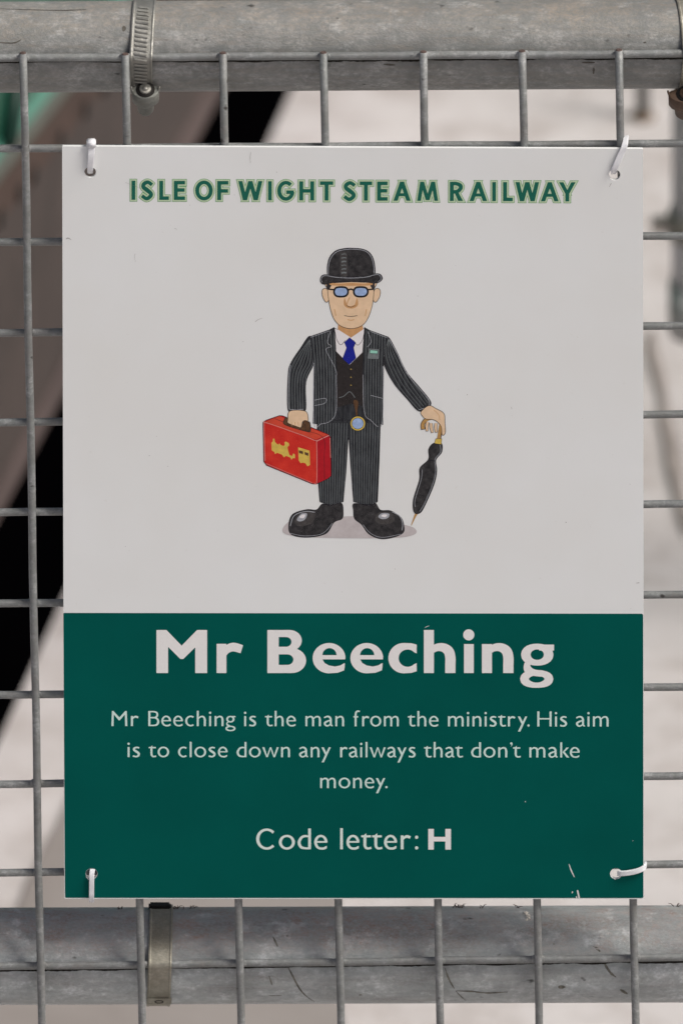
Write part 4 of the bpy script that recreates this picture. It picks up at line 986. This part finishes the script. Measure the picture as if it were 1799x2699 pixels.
M_BLACK = plain('painted_underside_shade', (.0008, .0007, .001), 1.0, .3, 30, 0.0)  # deep shade below the wagon, put into a near-black colour
M_BR = plain('brown_beam_paint', (.052, .038, .033), .6, .3, 12, .2)
M_BR2 = plain('brown_flange_paint', (.062, .034, .024), .6, .35, 15, .2)
M_GRN = plain('green_wagon_paint', (.014, .10, .062), .45, .35, 9, .3)
M_TURQ = plain('turquoise_lining', (.06, .25, .18), .45, .2, 12, .3)
M_GREY = plain('greenish_grey_trim', (.085, .10, .08), .5, .3, 12, .3)
E0 = None; E1 = ((512, 208), (12, 1165)); E2 = ((277, 217), (30, 539)); E2b = ((240, 205), (0, 512)); E3 = ((168, 208), (0, 420)); E4 = ((126, 208), (0, 365)); E5 = ((92, 208), (0, 322)); E1b = ((470, 208), (0, 1105))
strip('underside_shade', E0, E1, 0.0, M_BLACK, wag)  # painted black face in place of the shaded gap beneath the beam
strip('side_beam', E1b, E2, .0006, M_BR, wag)
strip('beam_lip', E1, E1b, .0012, plain('worn_brown_lip', (.09, .064, .059), .6, .3, 12, .2), wag)
strip('beam_groove', E2, E2b, .0002, plain('brown_groove', (.036, .024, .022), .8, .3, 20, .1), wag)
fl = strip('flange', E2b, E3, .0022, M_BR2, wag)
strip('trim', E3, E4, .0012, M_GREY, wag)
strip('lining', E4, E5, .0022, M_TURQ, wag)
strip('body_panel', E5, None, .0014, M_GRN, wag)  # carried up out of view so the wagon shades the wires' left sides
for (u, v) in ((195, 249), (138, 317), (78, 401), (44, 441), (240, 196), (0, 500)):
    p = on_side(u * D2, v * D2, .0022); bm = bmesh.new(); tube(bm, [p - wn * .002, p + wn * .0015, p + wn * .002], [.006, .006, .0045], 12); obj('bolt', bm, M_DARK, wag, True)
# dark green vertical strap on the body panel
p0, p1 = on_side(38 * D2, 205 * D2, .006), on_side(18 * D2, 330 * D2, .006)
bm = bmesh.new(); tube(bm, [p0 + (p0 - p1) * .8, p0, p1], .006, 10); obj('grab_rail', bm, plain('dark_green_paint', (.003, .03, .02), .5, .2, 20), wag, True)

# ------------------------------------------------------------ SCAFFOLD POST AND PEG BEHIND, right
M_POST = plain('grey_post', (.68, .69, .73), .55, .25, 30, .4, .2)
base = on_ground(1882, 872, GROUND + .22)
post = thing('scaffold_post', 'blurred grey scaffold tube hanging upright behind the mesh at the right edge', 'post')
bm = bmesh.new(); tube(bm, [base, base + Vector((0, 0, .62))], .0262, 40); obj('tube', bm, M_POST, post, True)
def zat(v): 
    dx, dy, dz = ray(1840, v); t = (base.y - CAM[1]) / float(dy); return CAM[2] + t * float(dz)
bm = bmesh.new(); zc = zat(585); tube(bm, [(base.x, base.y, zc - .007), (base.x, base.y, zc + .007)], .0285, 40); box(bm, (base.x - .032, base.y - .004, zc), (.013, .010, .008))
obj('coupler', bm, plain('coupler_metal', (.46, .42, .38), .6, .3, 60, .3, .2), post)
bm = bmesh.new(); tube(bm, [base, base + Vector((0, 0, zat(745) - base.z))], .0280, 40); obj('sleeve', bm, plain('sleeve_metal', (.60, .60, .60), .6, .3, 40, .3, .2), post, True)
far_ = base + Vector((.42, 0, 0)); far_.z = GROUND
bm = bmesh.new(); tube(bm, [(base.x + .02, base.y + .05, zc), (far_.x + .1, base.y + .05, zc)], .024, 32); obj('ledger', bm, M_POST, post, True)
bm = bmesh.new(); tube(bm, [far_, far_ + Vector((0, 0, .95))], .0242, 32); obj('standard', bm, M_POST, post, True)
b2 = on_ground(1692, 312)
peg = thing('steel_peg', 'small blurred dark grey steel peg in the ground left of the grey post', 'peg')
bm = bmesh.new(); tube(bm, [b2, b2 + Vector((0, 0, .10))], .0042, 14); obj('shaft', bm, plain('peg_metal', (.13, .13, .12), .6, .2, 60), peg, True)
bm = bmesh.new(); tube(bm, [b2, b2 + Vector((0, 0, .003))], .008, 20); obj('foot', bm, plain('peg_foot_metal', (.22, .16, .11), .6, .2, 60), peg, True)
